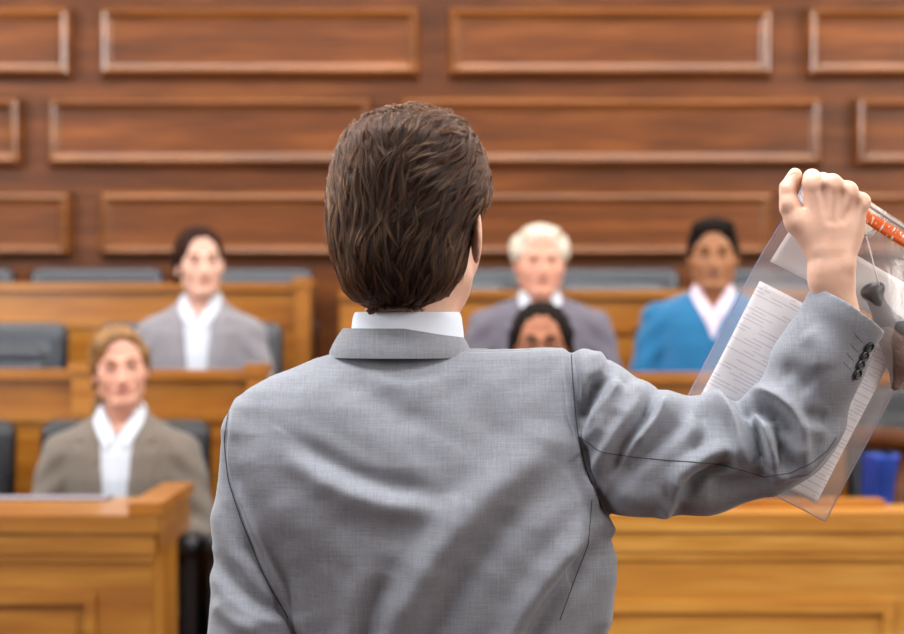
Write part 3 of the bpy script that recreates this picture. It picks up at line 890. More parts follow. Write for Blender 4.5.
def right_sleeve(P, g=0.0):
    d = rc(P, pt(600, 412, 2.55), pt(640, 452, 2.54), 0.066 + g, 0.076 + g)
    d = smin(d, ell(P, pt(583, 382, 2.55), (0.026 + g, 0.062 + g, 0.044 + g)), 0.012)
    d = smin(d, rc(P, pt(640, 454, 2.54), pt(700, 456, 2.53), 0.079 + g, 0.073 + g), 0.03)
    d = smin(d, rc(P, pt(700, 456, 2.53), pt(760, 446, 2.51), 0.072 + g, 0.067 + g), 0.03)
    d = smin(d, rc(P, pt(760, 446, 2.51), ELB, 0.065 + g, 0.061 + g), 0.02)
    d = smin(d, rc(P, ELB, pt(817, 366, 2.485), 0.060 + g, 0.0560 + g), 0.02)
    d = smin(d, rc(P, pt(817, 366, 2.485), pt(866, 277, 2.465), 0.0555 + g, 0.055 + g), 0.02)
    return d
def left_sleeve(P, g=0.0):
    d = rc(P, pt(262, 436, 2.556), pt(262, 520, 2.55), 0.055 + g, 0.062 + g)
    d = smin(d, rc(P, pt(262, 520, 2.55), pt(252, 640, 2.53), 0.062 + g, 0.056 + g), 0.02)
    d = smin(d, rc(P, pt(252, 640, 2.53), pt(262, 770, 2.72), 0.055 + g, 0.045 + g), 0.02)
    return d
nx, nz = 0.55, 0.835
cx_, cz_ = mx(851, 2.45), mz(308, 2.45)
def man_jacket(P):
    X, Y, Z = P
    t = man_torso(P)
    rs = right_sleeve(P)
    rs = np.maximum(rs, (X - cx_) * nx + (Z - cz_) * nz + 0 * Y)
    hollow = np.maximum(rc(P, pt(826, 360, 2.485), pt(870, 269, 2.463), 0.050, 0.0505), 0.0)
    inner = rc(P, pt(826, 360, 2.485), pt(872, 265, 2.463), 0.049, 0.0505)
    rs = np.maximum(rs, -inner)
    d = smin(t, rs, 0.012)
    ls = left_sleeve(P)
    d = smin(d, ls, 0.010)
    body = d
    d = np.maximum(d, -rc(P, pt(403, 350, 2.568), pt(405, 250, 2.568), 0.066, 0.066))
    # front opening (his chest faces away)
    xc = mx(420)
    half = 0.08 * np.clip((Z - 1.08) / 0.36, 0, 1.2)
    wd = np.maximum(np.abs(X - xc) - half, 2.58 - Y)
    return np.maximum(d, np.minimum(-wd, body + 0.012))
Vj, qj = sample(man_jacket, (mx(185), 2.36, mz(905)), (mx(900), 2.80, mz(268)), 0.0030)

# cloth folds: (points in the plane of the back, width, depth, ridge on the side, taper)
folds = [
    # back
    ([(296, 440), (330, 462), (372, 482), (436, 494)], 11, -0.0065, 0.6),
    ([(310, 478), (360, 500), (420, 512)], 15, 0.0045, 0),
    ([(330, 520), (380, 532), (440, 530)], 14, -0.0030, 0),
    ([(340, 372), (380, 400), (425, 428)], 16, -0.0050, 0.3),
    ([(455, 372), (480, 410), (500, 450)], 22, -0.0030, 0.2),
    ([(380, 374), (408, 378), (436, 373)], 5, -0.0022, 0.4),
    ([(560, 470), (520, 510), (480, 548), (425, 634), (410, 700)], 18, -0.0105, 0.7),
    ([(470, 500), (430, 560), (395, 634)], 22, 0.0060, 0),
    ([(388, 575), (376, 605), (364, 660)], 12, -0.0070, 0.5),
    ([(604, 545), (570, 580), (532, 634), (510, 690)], 12, -0.0110, 0.8),
    ([(596, 510), (588, 545), (575, 580)], 8, -0.0030, 0.3),
    ([(545, 420), (535, 480), (520, 530)], 24, 0.0055, 0),
    ([(290, 560), (315, 600), (335, 660)], 20, -0.0045, 0.3),
    ([(250, 440), (262, 490), (290, 540)], 20, 0.0045, 0),
    ([(470, 330), (510, 372), (560, 380)], 18, -0.0025, 0),
    ([(612, 540), (606, 590), (600, 640)], 9, 0.0050, 0),
    # armhole edges
    ([(571, 346), (573, 385), (577, 430), (586, 470), (604, 512), (612, 522)], 4.5, -0.0060, 0.9),
    ([(229, 402), (222, 440), (226, 480), (240, 520), (262, 572), (290, 620), (300, 650)], 4.5, -0.0060, -0.8),
    # left sleeve
    ([(222, 560), (240, 590), (262, 606), (290, 612)], 8, -0.0070, 0.6),
    ([(214, 600), (235, 622), (262, 634)], 9, 0.0060, 0),
    ([(224, 500), (240, 540), (255, 560)], 9, -0.0035, 0.4),
    # shoulder and upper sleeve
    ([(604, 374), (596, 392), (584, 408), (580, 425)], 7, -0.0130, -0.5),
    ([(592, 352), (600, 365), (598, 380)], 9, 0.0050, 0),
    ([(618, 384), (610, 410), (598, 440)], 9, 0.0080, 0),
    ([(654, 396), (648, 415), (625, 442), (604, 480)], 7, -0.0125, 0.5),
    ([(662, 400), (655, 420), (636, 448)], 7, 0.0070, 0),
    ([(690, 404), (668, 430), (640, 455), (612, 488)], 10, -0.0100, 0.5),
    ([(640, 384), (628, 398), (618, 420)], 8, 0.0050, 0),
    ([(680, 500), (692, 484), (715, 470), (738, 464)], 9, -0.0120, -0.6),
    ([(662, 512), (674, 498), (686, 478)], 7, 0.0060, 0),
    ([(612, 492), (640, 500), (668, 494)], 12, 0.0050, 0),
    ([(703, 398), (722, 404), (737, 422), (742, 448), (734, 468)], 8, 0.0090, 0),
    ([(730, 396), (746, 412), (757, 438), (764, 474)], 6.5, -0.0130, 0.3),
    ([(700, 402), (708, 430), (690, 458)], 9, -0.0060, 0.3),
    ([(742, 400), (764, 404), (780, 416), (794, 438)], 8, -0.0130, 0.2),
    ([(757, 404), (775, 424), (782, 450), (784, 466)], 6, -0.0110, 0.4),
    ([(752, 392), (780, 396), (796, 412), (802, 440), (802, 466)], 7, 0.0100, 0),
    ([(766, 420), (772, 448), (774, 470)], 5, 0.0080, 0),
    ([(764, 478), (790, 473), (812, 464), (834, 436), (844, 410)], 6, 0.0055, 0),
    ([(802, 412), (814, 418), (828, 419)], 7, -0.0045, 0.4),
    ([(708, 490), (740, 487), (775, 486)], 12, -0.0090, 0),
    ([(778, 372), (794, 374), (812, 392)], 12, -0.0050, 0.4),
    ([(806, 330), (818, 345), (822, 372)], 12, 0.0035, 0),
]
def displace(V, q):
    N = normals(V, q)
    px = 452 + V[:, 0] * F / V[:, 1]; py = 317 - (V[:, 2] - CAMZ) * F / V[:, 1]
    tot = np.zeros(len(V))
    for pts, s_, amp, ridge in folds:
        pts = np.array(pts, float)
        box_ = (px > pts[:, 0].min() - 4 * s_) & (px < pts[:, 0].max() + 4 * s_) & (py > pts[:, 1].min() - 4 * s_) & (py < pts[:, 1].max() + 4 * s_)
        idx = np.where(box_)[0]
        if not len(idx): continue
        # smooth the line
        seg = np.linalg.norm(np.diff(pts, axis=0), axis=1); T = np.concatenate([[0], np.cumsum(seg)]); T /= T[-1]
        tt = np.linspace(0, 1, 14)
        c = np.stack([np.interp(tt, T, pts[:, 0]), np.interp(tt, T, pts[:, 1])], 1)
        for _ in range(2): c[1:-1] = (c[:-2] + 2 * c[1:-1] + c[2:]) / 4
        best = np.full(len(idx), 1e9); bt = np.zeros(len(idx)); bs = np.zeros(len(idx))
        x, y = px[idx], py[idx]
        for i in range(len(c) - 1):
            a, b = c[i], c[i + 1]; e = b - a
            t = np.clip(((x - a[0]) * e[0] + (y - a[1]) * e[1]) / (e @ e), 0, 1)
            dx, dy = x - a[0] - t * e[0], y - a[1] - t * e[1]
            dd = np.hypot(dx, dy)
            sg = np.sign(e[0] * dy - e[1] * dx)
            m = dd < best
            best[m] = dd[m]; bt[m] = (i + t[m]) / (len(c) - 1); bs[m] = sg[m] * dd[m]
        tap = np.clip(np.sin(np.pi * np.clip(bt * 0.9 + 0.05, 0, 1)) * 1.6, 0, 1)
        f = amp * np.exp(-(best / s_) ** 2)
        if ridge:
            sg = 1 if ridge > 0 else -1
            f -= amp * abs(ridge) * np.exp(-((bs * sg - 1.7 * s_) / (1.1 * s_)) ** 2) * np.exp(-np.maximum(best - 3 * s_, 0) / s_)
        tot[idx] += f * tap
    w = np.clip((0.55 - N[:, 1]) / 0.5, 0, 1)
    tot += 0.0006 * np.sin(px * 0.11 + 2 * np.sin(py * 0.05)) * np.sin(py * 0.09 + 1.3)
    gain = np.where(px < 575, 1.5, 1.85)
    return V + N * (tot * w * gain)[:, None]
Vj2 = displace(Vj, qj)
for _ in range(1):       # light relaxation
    acc = np.zeros_like(Vj2); cnt = np.zeros(len(Vj2))
    for i in range(4):
        np.add.at(acc, qj[:, i], Vj2[qj[:, (i + 1) % 4]]); np.add.at(cnt, qj[:, i], 1)
    Vj2 = 0.5 * Vj2 + 0.5 * acc / cnt[:, None]
jacket = man_obj('jacket', Vj2, qj, [M['suit']])
bvh = BVHTree.FromPolygons([Vector(v) for v in Vj2], [tuple(int(i) for i in f) for f in qj])

def on_back(px, py, off=0.0):
    ray = Vector(((px - 452) / F, 1.0, -(py - 317) / F)).normalized()
    hit = bvh.ray_cast(Vector((0, 0, CAMZ)), ray)
    if hit[0] is None: return None, None
    return hit[0] + hit[1] * off, hit[1]

def seam(name, pts, r, m, parent, off=0.0002, n=60):
    pts = np.array(pts, float)
    T = np.concatenate([[0], np.cumsum(np.linalg.norm(np.diff(pts, axis=0), axis=1))]); T /= T[-1]
    tt = np.linspace(0, 1, n); c = np.stack([np.interp(tt, T, pts[:, 0]), np.interp(tt, T, pts[:, 1])], 1)
    for _ in range(3): c[1:-1] = (c[:-2] + 2 * c[1:-1] + c[2:]) / 4
    out = []
    for x, y in c:
        p, nn = on_back(x, y, off)
        if p is not None and (not out or (p - out[-1]).length < 0.03): out.append(p)
    if len(out) > 3:
        return tube(name, [tuple(np.array(p) - MO) for p in out], r, m, parent, 6)

seam('armhole_seam', [(571, 350), (573, 385), (577, 430), (586, 470), (602, 508)], 0.0009, M['thread'], jacket)
seam('armhole_seam', [(230, 404), (224, 440), (228, 480), (241, 520), (262, 572), (288, 618)], 0.0009, M['thread'], jacket)
seam('sleeve_seam', [(579, 436), (600, 452), (640, 458), (680, 461), (718, 464), (745, 471), (764, 477)], 0.0007, M['thread'], jacket)
seam('side_seam', [(592, 500), (588, 545), (577, 574), (560, 620)], 0.0006, M['thread'], jacket)
seam('elbow_seam', [(764, 477), (790, 473), (812, 463), (828, 450), (836, 438)], 0.0006, M['thread'], jacket)

# collars ------------------------------------------------------
def ring_strip(name, c, prof, m, thick, amax=140, drop=0.05, yk=1.0, seg=64, parent=MAN):
    """open band round the neck; prof = [(radius, z)], thickened"""
    V = []; Fc = []
    n = len(prof)
    full = [(r, z) for r, z in prof] + [(r - thick, z + 0.0) for r, z in reversed(prof)]
    m_ = len(full)
    for i in range(seg + 1):
        a = math.radians(-amax + 2 * amax * i / seg)
        dr = drop * max(0.0, -math.cos(a))
        fl = 1 + 0.35 * max(0, (abs(math.degrees(a)) - 80) / 60) ** 2 * 0.4
        for r, z in full:
            V.append((c[0] + r * fl * math.sin(a), c[1] - r * yk * fl * math.cos(a), z - dr))
    for i in range(seg):
        for k_ in range(m_):
            a0 = i * m_ + k_; a1 = i * m_ + (k_ + 1) % m_
            Fc.append((a0, a1, a1 + m_, a0 + m_))
    Fc.append(tuple(range(m_))); Fc.append(tuple(range(seg * m_ + m_ - 1, seg * m_ - 1, -1)))
    me = mesh_from(name, np.array(V) - MO, Fc)
    bm = bmesh.new(); bm.from_mesh(me); bmesh.ops.recalc_face_normals(bm, faces=bm.faces); bm.to_mesh(me); bm.free()
    me.set_sharp_from_angle(angle=math.radians(50))
    return link(name, me, parent, [m])
cc = (mx(403), 2.565)
ring_strip('jacket_collar', (mx(400), 2.566), [(0.0960, mz(357.5)), (0.0955, mz(352)), (0.0915, mz(345)), (0.0855, mz(337)), (0.0800, mz(331)), (0.0770, mz(328.3)), (0.0740, mz(329))], M['suit'], 0.004, 150, 0.05, 0.96)
ring_strip('shirt_collar', (mx(407), 2.566), [(0.0775, mz(345)), (0.0755, mz(330)), (0.0735, mz(318)), (0.0715, mz(313.5)), (0.0700, mz(312)), (0.0675, mz(312.5))], M['shirt_blue'], 0.003, 165, 0.045, 0.98)

# body ---------------------------------------------------------
HS = 1.12
HC = np.array([mx(415), 2.585, mz(230)])
YAW = math.radians(163)
def man_place(V):
    V = rotz(V * HS, YAW)
    return V + HC
Vh, qh = sample(head_fn(1.06, 1.0, neck=0.0545, neck_y=0.022, flare=0.45), (-0.10, -0.13, -0.245), (0.10, 0.13, 0.13), 0.0028)
Vhm = man_place(Vh)
def man_core(P):
    d = man_torso(P) + 0.02
    d = smin(d, right_sleeve(P, -0.042), 0.02)
    d = smin(d, left_sleeve(P, -0.02), 0.02)
    Q = (np.abs(P[0] - mx(450)), P[1], P[2])
    d = smin(d, rc(Q, (0.09, 2.57, 0.86), (0.10, 2.56, 0.48), 0.085, 0.058), 0.03)
    d = smin(d, rc(Q, (0.10, 2.56, 0.48), (0.11, 2.58, 0.10), 0.056, 0.036), 0.02)
    d = smin(d, rc(Q, (0.11, 2.57, 0.05), (0.12, 2.73, 0.035), 0.032, 0.022), 0.02)
    return d
Vc, qc = sample(lambda P: smax(man_core(P), (P[0] - mx(850, 2.45)) * nx + (P[2] - mz(305, 2.45)) * nz + 0.03 + 0 * P[1], 0.01), (mx(185), 2.38, 0.0), (mx(900), 2.86, mz(352)), 0.012)

# the raised fist: back of the hand towards the camera, fingers closed round the bag's top
def hp(px, py, y): return (mx(px, y), y, mz(py, y))
HY = 2.452
fist = []
# forearm + wrist
fist += [(hp(840, 318, HY + 0.016), hp(831, 272, HY + 0.008), 0.0265, 0.0245, 0.02),
         (hp(823, 280, HY + 0.008), hp(824, 256, HY + 0.006), 0.0170, 0.0175, 0.02), (hp(838, 276, HY + 0.010), hp(843, 250, HY + 0.006), 0.017, 0.0180, 0.02)]
mcp = [hp(813, 183, HY + 0.004), hp(832, 184, HY - 0.001), hp(848, 191, HY + 0.002), hp(861, 202, HY + 0.010)]
wr = [hp(822, 246, HY + 0.008), hp(829, 248, HY + 0.004), hp(837, 248, HY + 0.005), hp(845, 244, HY + 0.012)]
for i in range(4):
    fist.append((wr[i], mcp[i], 0.0168 - 0.001 * i, 0.0132 - 0.0006 * i, 0.012))
# dorsal fill
fist += [(hp(815, 225, HY + 0.018), hp(846, 232, HY + 0.018), 0.020, 0.020, 0.02)]
seglen = [(0.043, 0.027, 0.020), (0.046, 0.030, 0.021), (0.043, 0.028, 0.020), (0.034, 0.022, 0.018)]
fing = []
for i in range(4):
    a = np.array(mcp[i])
    r = 0.0112 - 0.0006 * i
    lift = (0.012, 0.006, 0.0, -0.004)[i]
    d1 = np.array([-0.10 + 0.03 * i, 0.93, 0.10 + lift * 8]); d1 /= np.linalg.norm(d1)
    p1 = a + d1 * seglen[i][0]
    p2 = p1 + np.array([0.0, 0.10, -0.99]) * seglen[i][1]
    p3 = p2 + np.array([0.0, -0.80, -0.40]) * seglen[i][2]
    fing.append([(tuple(a), tuple(p1), r + 0.0015, r + 0.0005, 0.006), (tuple(p1), tuple(p2), r, r * 0.93, 0.003), (tuple(p2), tuple(p3), r * 0.93, r * 0.8, 0.003)])
# the index finger's bent knuckle stands up beside the thumb
fing[0] = [(mcp[0], hp(812, 178, HY + 0.030), 0.0128, 0.0118, 0.006), (hp(812, 178, HY + 0.030), hp(811, 196, HY + 0.048), 0.0112, 0.0105, 0.003),
           (hp(811, 196, HY + 0.048), hp(816, 212, HY + 0.036), 0.0100, 0.0085, 0.003)]
thumb = [(hp(818, 246, HY + 0.012), hp(797, 222, HY + 0.012), 0.0185, 0.0150, 0.012), (hp(797, 222, HY + 0.012), hp(788, 204, HY + 0.012), 0.0145, 0.0130, 0.008),
         (hp(788, 204, HY + 0.012), hp(787, 190, HY + 0.014), 0.0125, 0.0112, 0.006), (hp(787, 190, HY + 0.014), hp(795, 175, HY + 0.020), 0.0115, 0.0092, 0.004)]
def hand_sdf(P):
    d = None
    for a, b, r1, r2, kk in fist:
        e = rc(P, a, b, r1, r2); d = e if d is None else smin(d, e, kk)
    fs = None
    for f in fing:
        g = None
        for a, b, r1, r2, kk in f:
            e = rc(P, a, b, r1, r2); g = e if g is None else smin(g, e, kk)
        fs = g if fs is None else smin(fs, g, 0.0045)
    d = smin(d, fs, 0.006)
    g = None
    for a, b, r1, r2, kk in thumb:
        e = rc(P, a, b, r1, r2); g = e if g is None else smin(g, e, kk)
    # thumb base blends into the palm, its tip stays separate
    d = np.where(P[2] < mz(212) + 0 * d, smin(d, g, 0.012), smin(d, g, 0.0025))
    # knuckles and tendons
    for i in range(4):
        m_ = mcp[i]
        d = smin(d, ell(P, (m_[0], m_[1] - 0.0065, m_[2] - 0.001), (0.0085, 0.0078, 0.0095)), 0.007)
        w_ = wr[i]
        a = np.array(m_) + [0, -0.011, -0.006]; b = np.array(w_) + [0, -0.0120, -0.010]
        d = smin(d, rc(P, a, b, 0.0022, 0.0014), 0.009)
    # hollows between the tendons
    for i in range(3):
        a = (np.array(mcp[i]) + np.array(mcp[i + 1])) / 2 + [0, -0.0155, -0.010]; b = (np.array(wr[i]) + np.array(wr[i + 1])) / 2 + [0, -0.0240, 0.034]
        d = smax(d, -rc(P, a, b, 0.0030, 0.0018), 0.010)
    # ulna head and wrist tendon
    d = smin(d, ell(P, hp(845, 264, HY - 0.004), (0.008, 0.008, 0.010)), 0.012)
    # web crease between thumb and index
    return d
Vf, qf = sample(hand_sdf, (mx(768), HY - 0.045, mz(325)), (mx(882), HY + 0.085, mz(160)), 0.0016)
wl, ql = hand_arrays(pt(262, 776, 2.728), (0.15, 0.7, -0.7), (0.7, 0.2, 0.3), 1.0, 0.6, 1, 0.005)
V, q = join_arrays([(Vhm, qh), (Vc, qc), (Vf, qf), (wl, ql)])
q = np.array(q)
body = man_obj('body', V, q, list(SK['man']))
# thumb nail
def nail(c, r, rot, parent):
    bm = bmesh.new(); bmesh.ops.create_uvsphere(bm, u_segments=16, v_segments=10, radius=1)
    bmesh.ops.scale(bm, vec=r, verts=bm.verts)
    bmesh.ops.rotate(bm, verts=bm.verts, matrix=rot)
    bmesh.ops.translate(bm, verts=bm.verts, vec=Vector(c) - Vector(MO))
    return bm_obj('thumbnail', bm, mat('nail', '#e0b8a4', 0.25, 0.5), parent, True)
nail(hp(793, 177, HY + 0.0115), (0.0058, 0.0012, 0.0080), Matrix.Rotation(math.radians(28), 3, 'Y'), MAN)

# cuff buttons with stitched holes
for i, (bx, by) in enumerate(((856.5, 374), (859.5, 365), (863.5, 356), (868.5, 346.5))):
    p, nn = on_back(bx, by, 0.0022)
    if p is None: continue
    nn = Vector(nn).normalized()
    bm = bmesh.new()
    prof = [(0.0, 0.0006), (0.0035, 0.0006), (0.0042, 0.0016), (0.0060, 0.0022), (0.0072, 0.0014), (0.0074, 0.0), (0.0068, -0.0012), (0.0, -0.0012)]
    seg = 28; ring = []
    for rr_, hh in prof:
        ring.append([bm.verts.new((rr_ * math.cos(2 * math.pi * k_ / seg), rr_ * math.sin(2 * math.pi * k_ / seg), hh)) for k_ in range(seg)] if rr_ > 0 else [bm.verts.new((0, 0, hh))])
    for a, b in zip(ring[:-1], ring[1:]):
        for k_ in range(seg):
            k2 = (k_ + 1) % seg
            if len(a) == 1: bm.faces.new((a[0], b[k_], b[k2]))
            elif len(b) == 1: bm.faces.new((a[k_], b[0], a[k2]))
            else: bm.faces.new((a[k_], b[k_], b[k2], a[k2]))
    mtx = Matrix.Translation(Vector(p) - Vector(MO)) @ nn.to_track_quat('Z', 'Y').to_matrix().to_4x4()
    bmesh.ops.transform(bm, matrix=mtx, verts=bm.verts)
    bt_ = bm_obj('button', bm, M['button'], jacket, True)
    bm = bmesh.new()
    for sx in (-0.0014, 0.0014):
        for sy in (-0.0014, 0.0014):
            add_box(bm, (sx - 0.0006, sy - 0.0006, 0.0005), (sx + 0.0006, sy + 0.0006, 0.0011))
    bmesh.ops.transform(bm, matrix=mtx, verts=bm.verts)
    bm_obj('button_thread', bm, M['thread_pale'], bt_)
    seam('buttonhole', [(bx - 6, by - 5), (bx - 9, by - 8), (bx - 13, by - 13)], 0.0006, M['thread_pale'], jacket, n=8)

# trousers, shoes of the standing man
def man_legs(P):
    Q = (np.abs(P[0] - mx(450)), P[1], P[2])
    d = ell(P, (mx(450), 2.57, 0.90), (0.185, 0.125, 0.16))
    d = smin(d, rc(Q, (0.09, 2.57, 0.86), (0.10, 2.56, 0.48), 0.098, 0.076), 0.03)
    d = smin(d, rc(Q, (0.10, 2.56, 0.48), (0.11, 2.57, 0.10), 0.075, 0.066), 0.02)
    return smax(d, 0.06 - P[2] + 0 * d, 0.01)
Vt, qt = sample(man_legs, (mx(450) - 0.24, 2.40, 0.03), (mx(450) + 0.24, 2.75, 1.06), 0.009)
man_obj('trousers', Vt, qt, [M['suit']])
for sd in (-1, 1):
    cxs = mx(450) + sd * 0.11
    def shoe(P):
        d = rc(P, (cxs, 2.53, 0.045), (cxs + sd * 0.012, 2.75, 0.036), 0.044, 0.034)
        d = smin(d, rc(P, (cxs, 2.56, 0.06), (cxs, 2.56, 0.10), 0.044, 0.045), 0.02)
        return smax(d, 0.002 - P[2] + 0 * d, 0.004)
    Vs, qs = sample(shoe, (cxs - 0.08, 2.45, -0.01), (cxs + 0.08, 2.82, 0.16), 0.007)
    man_obj('shoe', Vs, qs, [M['shoe']])
# shirt front
def man_shirt(P):
    X, Y, Z = P
    d = man_torso(P) + 0.006
    wd = np.maximum(np.abs(X - mx(420)) - 0.1, 2.60 - Y)
    return np.maximum(np.maximum(d, wd), np.maximum(Z - mz(352), 1.05 - Z))
Vs, qs = sample(man_shirt, (mx(420) - 0.12, 2.58, 1.03), (mx(420) + 0.12, 2.72, 1.52), 0.006)
man_obj('shirt', Vs, qs, [M['shirt_blue']])

# hair of the standing man --------------------------------------
# volume in world space, shaped like a full swept-back cut
hrow = [(109, 400, 428, 2.556, 0.018), (112, 389, 440, 2.557, 0.045), (117, 374, 453, 2.559, 0.064), (124, 359, 464, 2.562, 0.084), (134, 347, 472, 2.567, 0.100),
        (149, 338, 480, 2.574, 0.114), (168, 332, 486, 2.58, 0.124), (187, 329, 488, 2.582, 0.128), (203, 329, 484, 2.58, 0.127), (213, 330, 479, 2.576, 0.124), (222, 331, 474, 2.571, 0.120), (231, 332, 469, 2.567, 0.115),
        (242, 333, 464, 2.562, 0.110), (256, 336, 462, 2.555, 0.101), (268, 340, 460, 2.550, 0.093), (280, 344, 456, 2.548, 0.086), (291, 349, 450, 2.548, 0.079), (297, 355, 444, 2.548, 0.073), (302, 362, 436, 2.548, 0.068), (306, 374, 424, 2.548, 0.062)]
def hair_vol(P):
    X, Y, Z = P
    d = loft((X, Y, Z.reshape(Z.shape)), [mz(r[0]) for r in hrow], [mx(r[1]) for r in hrow], [mx(r[2]) for r in hrow], [r[3] for r in hrow], [r[4] for r in hrow], 2.15)
    d = d * 0.8
    # clear the cheek and the face
    face = ell(P, (HC[0] + 0.047, HC[1] + 0.115, HC[2] - 0.03), (0.085, 0.085, 0.115))
    d = smax(d, -face, 0.015)
    return d
Vv, qv = sample(hair_vol, (mx(310), 2.38, mz(325)), (mx(510), 2.72, mz(90)), 0.0035)
hair_base = man_obj('hair', Vv, qv, [H['man']])

def pfn(fn, A):
    r = fn((A[:, 0].astype(float), A[:, 1].astype(float), A[:, 2].astype(float)))
    return r
def grad(fn, A, e=0.0015):
    g = np.zeros_like(A)
    for i in range(3):
        o = np.zeros(3); o[i] = e
        g[:, i] = pfn(fn, A + o) - pfn(fn, A - o)
    return g / (np.linalg.norm(g, axis=1, keepdims=True) + 1e-12)

def flow(A):
    """comb direction at scalp points: swept back over the crown, then down towards the nape"""
    px = 452 + A[:, 0] * F / A[:, 1]; py = 317 - (A[:, 2] - CAMZ) * F / A[:, 1]
    u = (px - 405) / 85.0; v = (py - 200) / 100.0
    dx = np.where(u > 0, -0.45 - 0.95 * u, -0.25 - 0.60 * u) - 0.45 * np.clip(-v, 0, 1)
    low = np.clip((v - 0.25) / 0.5, 0, 1)
    dx = dx * (1 - 0.75 * low) + low * (0.25 * np.sin(u * 5))
    back = np.clip(-v + 0.2, 0, 1.2) * 1.3
    g = np.stack([dx, -back, -np.ones_like(dx)], 1)
    front = (A[:, 1] > 2.56)[:, None]
    g = np.where(front, np.stack([dx * 0.5, -1.6 + 0 * dx, -0.45 + 0 * dx], 1), g)
    return g

def hash_noise(A, f, seed):
    r = np.random.default_rng(seed)
    out = np.zeros(len(A))
    for _ in range(5):
        k_ = r.normal(size=3) * f; ph = r.uniform(0, 6.28)
        out += np.sin(A @ k_ + ph)
    return out / 5

def make_strands(ncl, per, seed, loose=0.0):
    r = np.random.default_rng(seed)
    C = Vv[qv].mean(1); Nn = normals(Vv, qv)[qv[:, 0]]
    ok = (C[:, 1] < 2.66) & (Nn[:, 1] < 0.75)
    idx = np.where(ok)[0]
    w = np.ones(len(idx)); pick = r.choice(idx, ncl)
    K = 12
    roots = C[pick] + r.normal(size=(ncl, 3)) * 0.0015
    # guide paths
    step = r.uniform(0.0050, 0.0100, ncl)
    lift = r.uniform(-0.0010, 0.0050, ncl) + 0.0045 * np.clip(hash_noise(roots, 90, 5), 0, 1)
    curlx = r.normal(size=ncl) * 0.28 + 0.45 * hash_noise(roots, 70, 11)
    bend = r.normal(size=ncl) * 0.35
    path = np.zeros((ncl, K, 3)); p = roots.copy()
    side = np.zeros((ncl, K, 3))
    prev = None
    for k_ in range(K):
        g = grad(hair_vol, p)
        dist = pfn(hair_vol, p)
        s_ = k_ / (K - 1)
        target = -0.002 + lift * np.sin(math.pi * min(1, s_ * 0.9 + 0.08)) + 0.0015 * s_ + loose * s_ * (0.5 + lift * 60)
        p = p + g * (target - dist)[:, None]
        path[:, k_] = p
        f = flow(p)
        lat = np.cross(g, f); lat /= np.linalg.norm(lat, axis=1, keepdims=True) + 1e-9
        side[:, k_] = lat
        f = f / np.linalg.norm(f, axis=1, keepdims=True) + lat * (curlx + bend * (s_ - 0.4) * 2)[:, None]
        f -= g * (f * g).sum(1, keepdims=True)
        f /= np.linalg.norm(f, axis=1, keepdims=True) + 1e-9
        if prev is not None: f = 0.55 * f + 0.45 * prev
        prev = f
        p = p + f * step[:, None]
    # strands around each guide
    tot = ncl * per
    off_s = r.normal(size=(ncl, per)) * 0.0022
    off_n = np.abs(r.normal(size=(ncl, per))) * 0.0009 - 0.0004
    shift = r.integers(0, 3, size=(ncl, per))
    out = np.zeros((ncl, per, K, 3)); rad = np.zeros((ncl, per, K))
    G = np.zeros((ncl, K, 3))
    for k_ in range(K): G[:, k_] = grad(hair_vol, path[:, k_])
    wob = r.normal(size=(ncl, per)) * 0.0007; fr = r.uniform(2, 6, size=(ncl, per)); ph = r.uniform(0, 6, size=(ncl, per))
    base_r = r.uniform(0.00014, 0.00030, size=(ncl, per))
    for k_ in range(K):
        s_ = k_ / (K - 1)
        conv = 1.0 - 0.60 * s_ ** 1.3
        out[:, :, k_] = path[:, None, k_] + side[:, None, k_] * (off_s * conv + wob * np.sin(fr * s_ * 3 + ph))[:, :, None] + G[:, None, k_] * (off_n + 0.0006)[:, :, None]
        rad[:, :, k_] = base_r * (1.0 - 0.75 * s_ ** 2.5)
    return out.reshape(tot, K, 3), rad.reshape(tot, K)

def hair_material(name, color, rough=0.27):
    m = bpy.data.materials.new(name); m.use_nodes = True
    nt = m.node_tree; N = nt.nodes; L = nt.links
    for n in list(N): N.remove(n)
    out = N.new('ShaderNodeOutputMaterial')
    h = N.new('ShaderNodeBsdfHairPrincipled'); h.parametrization = 'COLOR'
    h.inputs['Color'].default_value = lin(color)
    h.inputs['Roughness'].default_value = rough; h.inputs['Radial Roughness'].default_value = 0.45
    h.inputs['Random Roughness'].default_value = 0.3
    h.inputs['IOR'].default_value = 1.38
    info = N.new('ShaderNodeHairInfo')
    r = N.new('ShaderNodeValToRGB'); e = r.color_ramp.elements
    e[0].color = lin('#0d0604'); e[1].color = lin('#7a4a28'); e[1].position = 1.0
    q_ = e.new(0.72); q_.color = lin('#26130c')
    L.new(info.outputs['Random'], r.inputs[0]); L.new(r.outputs[0], h.inputs['Color'])
    L.new(h.outputs[0], out.inputs[0])
    return m
Pst, Rst = make_strands(5200, 18, 21)
Pf, Rf = make_strands(700, 2, 5, 0.0042)          # a few loose hairs standing off the outline
Pst = np.concatenate([Pst, Pf]); Rst = np.concatenate([Rst, Rf * 0.8])
n_s, K = Pst.shape[:2]
hc = bpy.data.hair_curves.new('strands')
hc.add_curves([K] * n_s)
hc.attributes['position'].data.foreach_set('vector', (Pst - MO).astype(np.float32).ravel())
ra = hc.attributes.get('radius') or hc.attributes.new('radius', 'FLOAT', 'POINT')
ra.data.foreach_set('value', Rst.astype(np.float32).ravel())
so = bpy.data.objects.new('strands', hc); COL.objects.link(so); so.parent = hair_base
hc.materials.append(hair_material('brown strands', '#4a3626'))

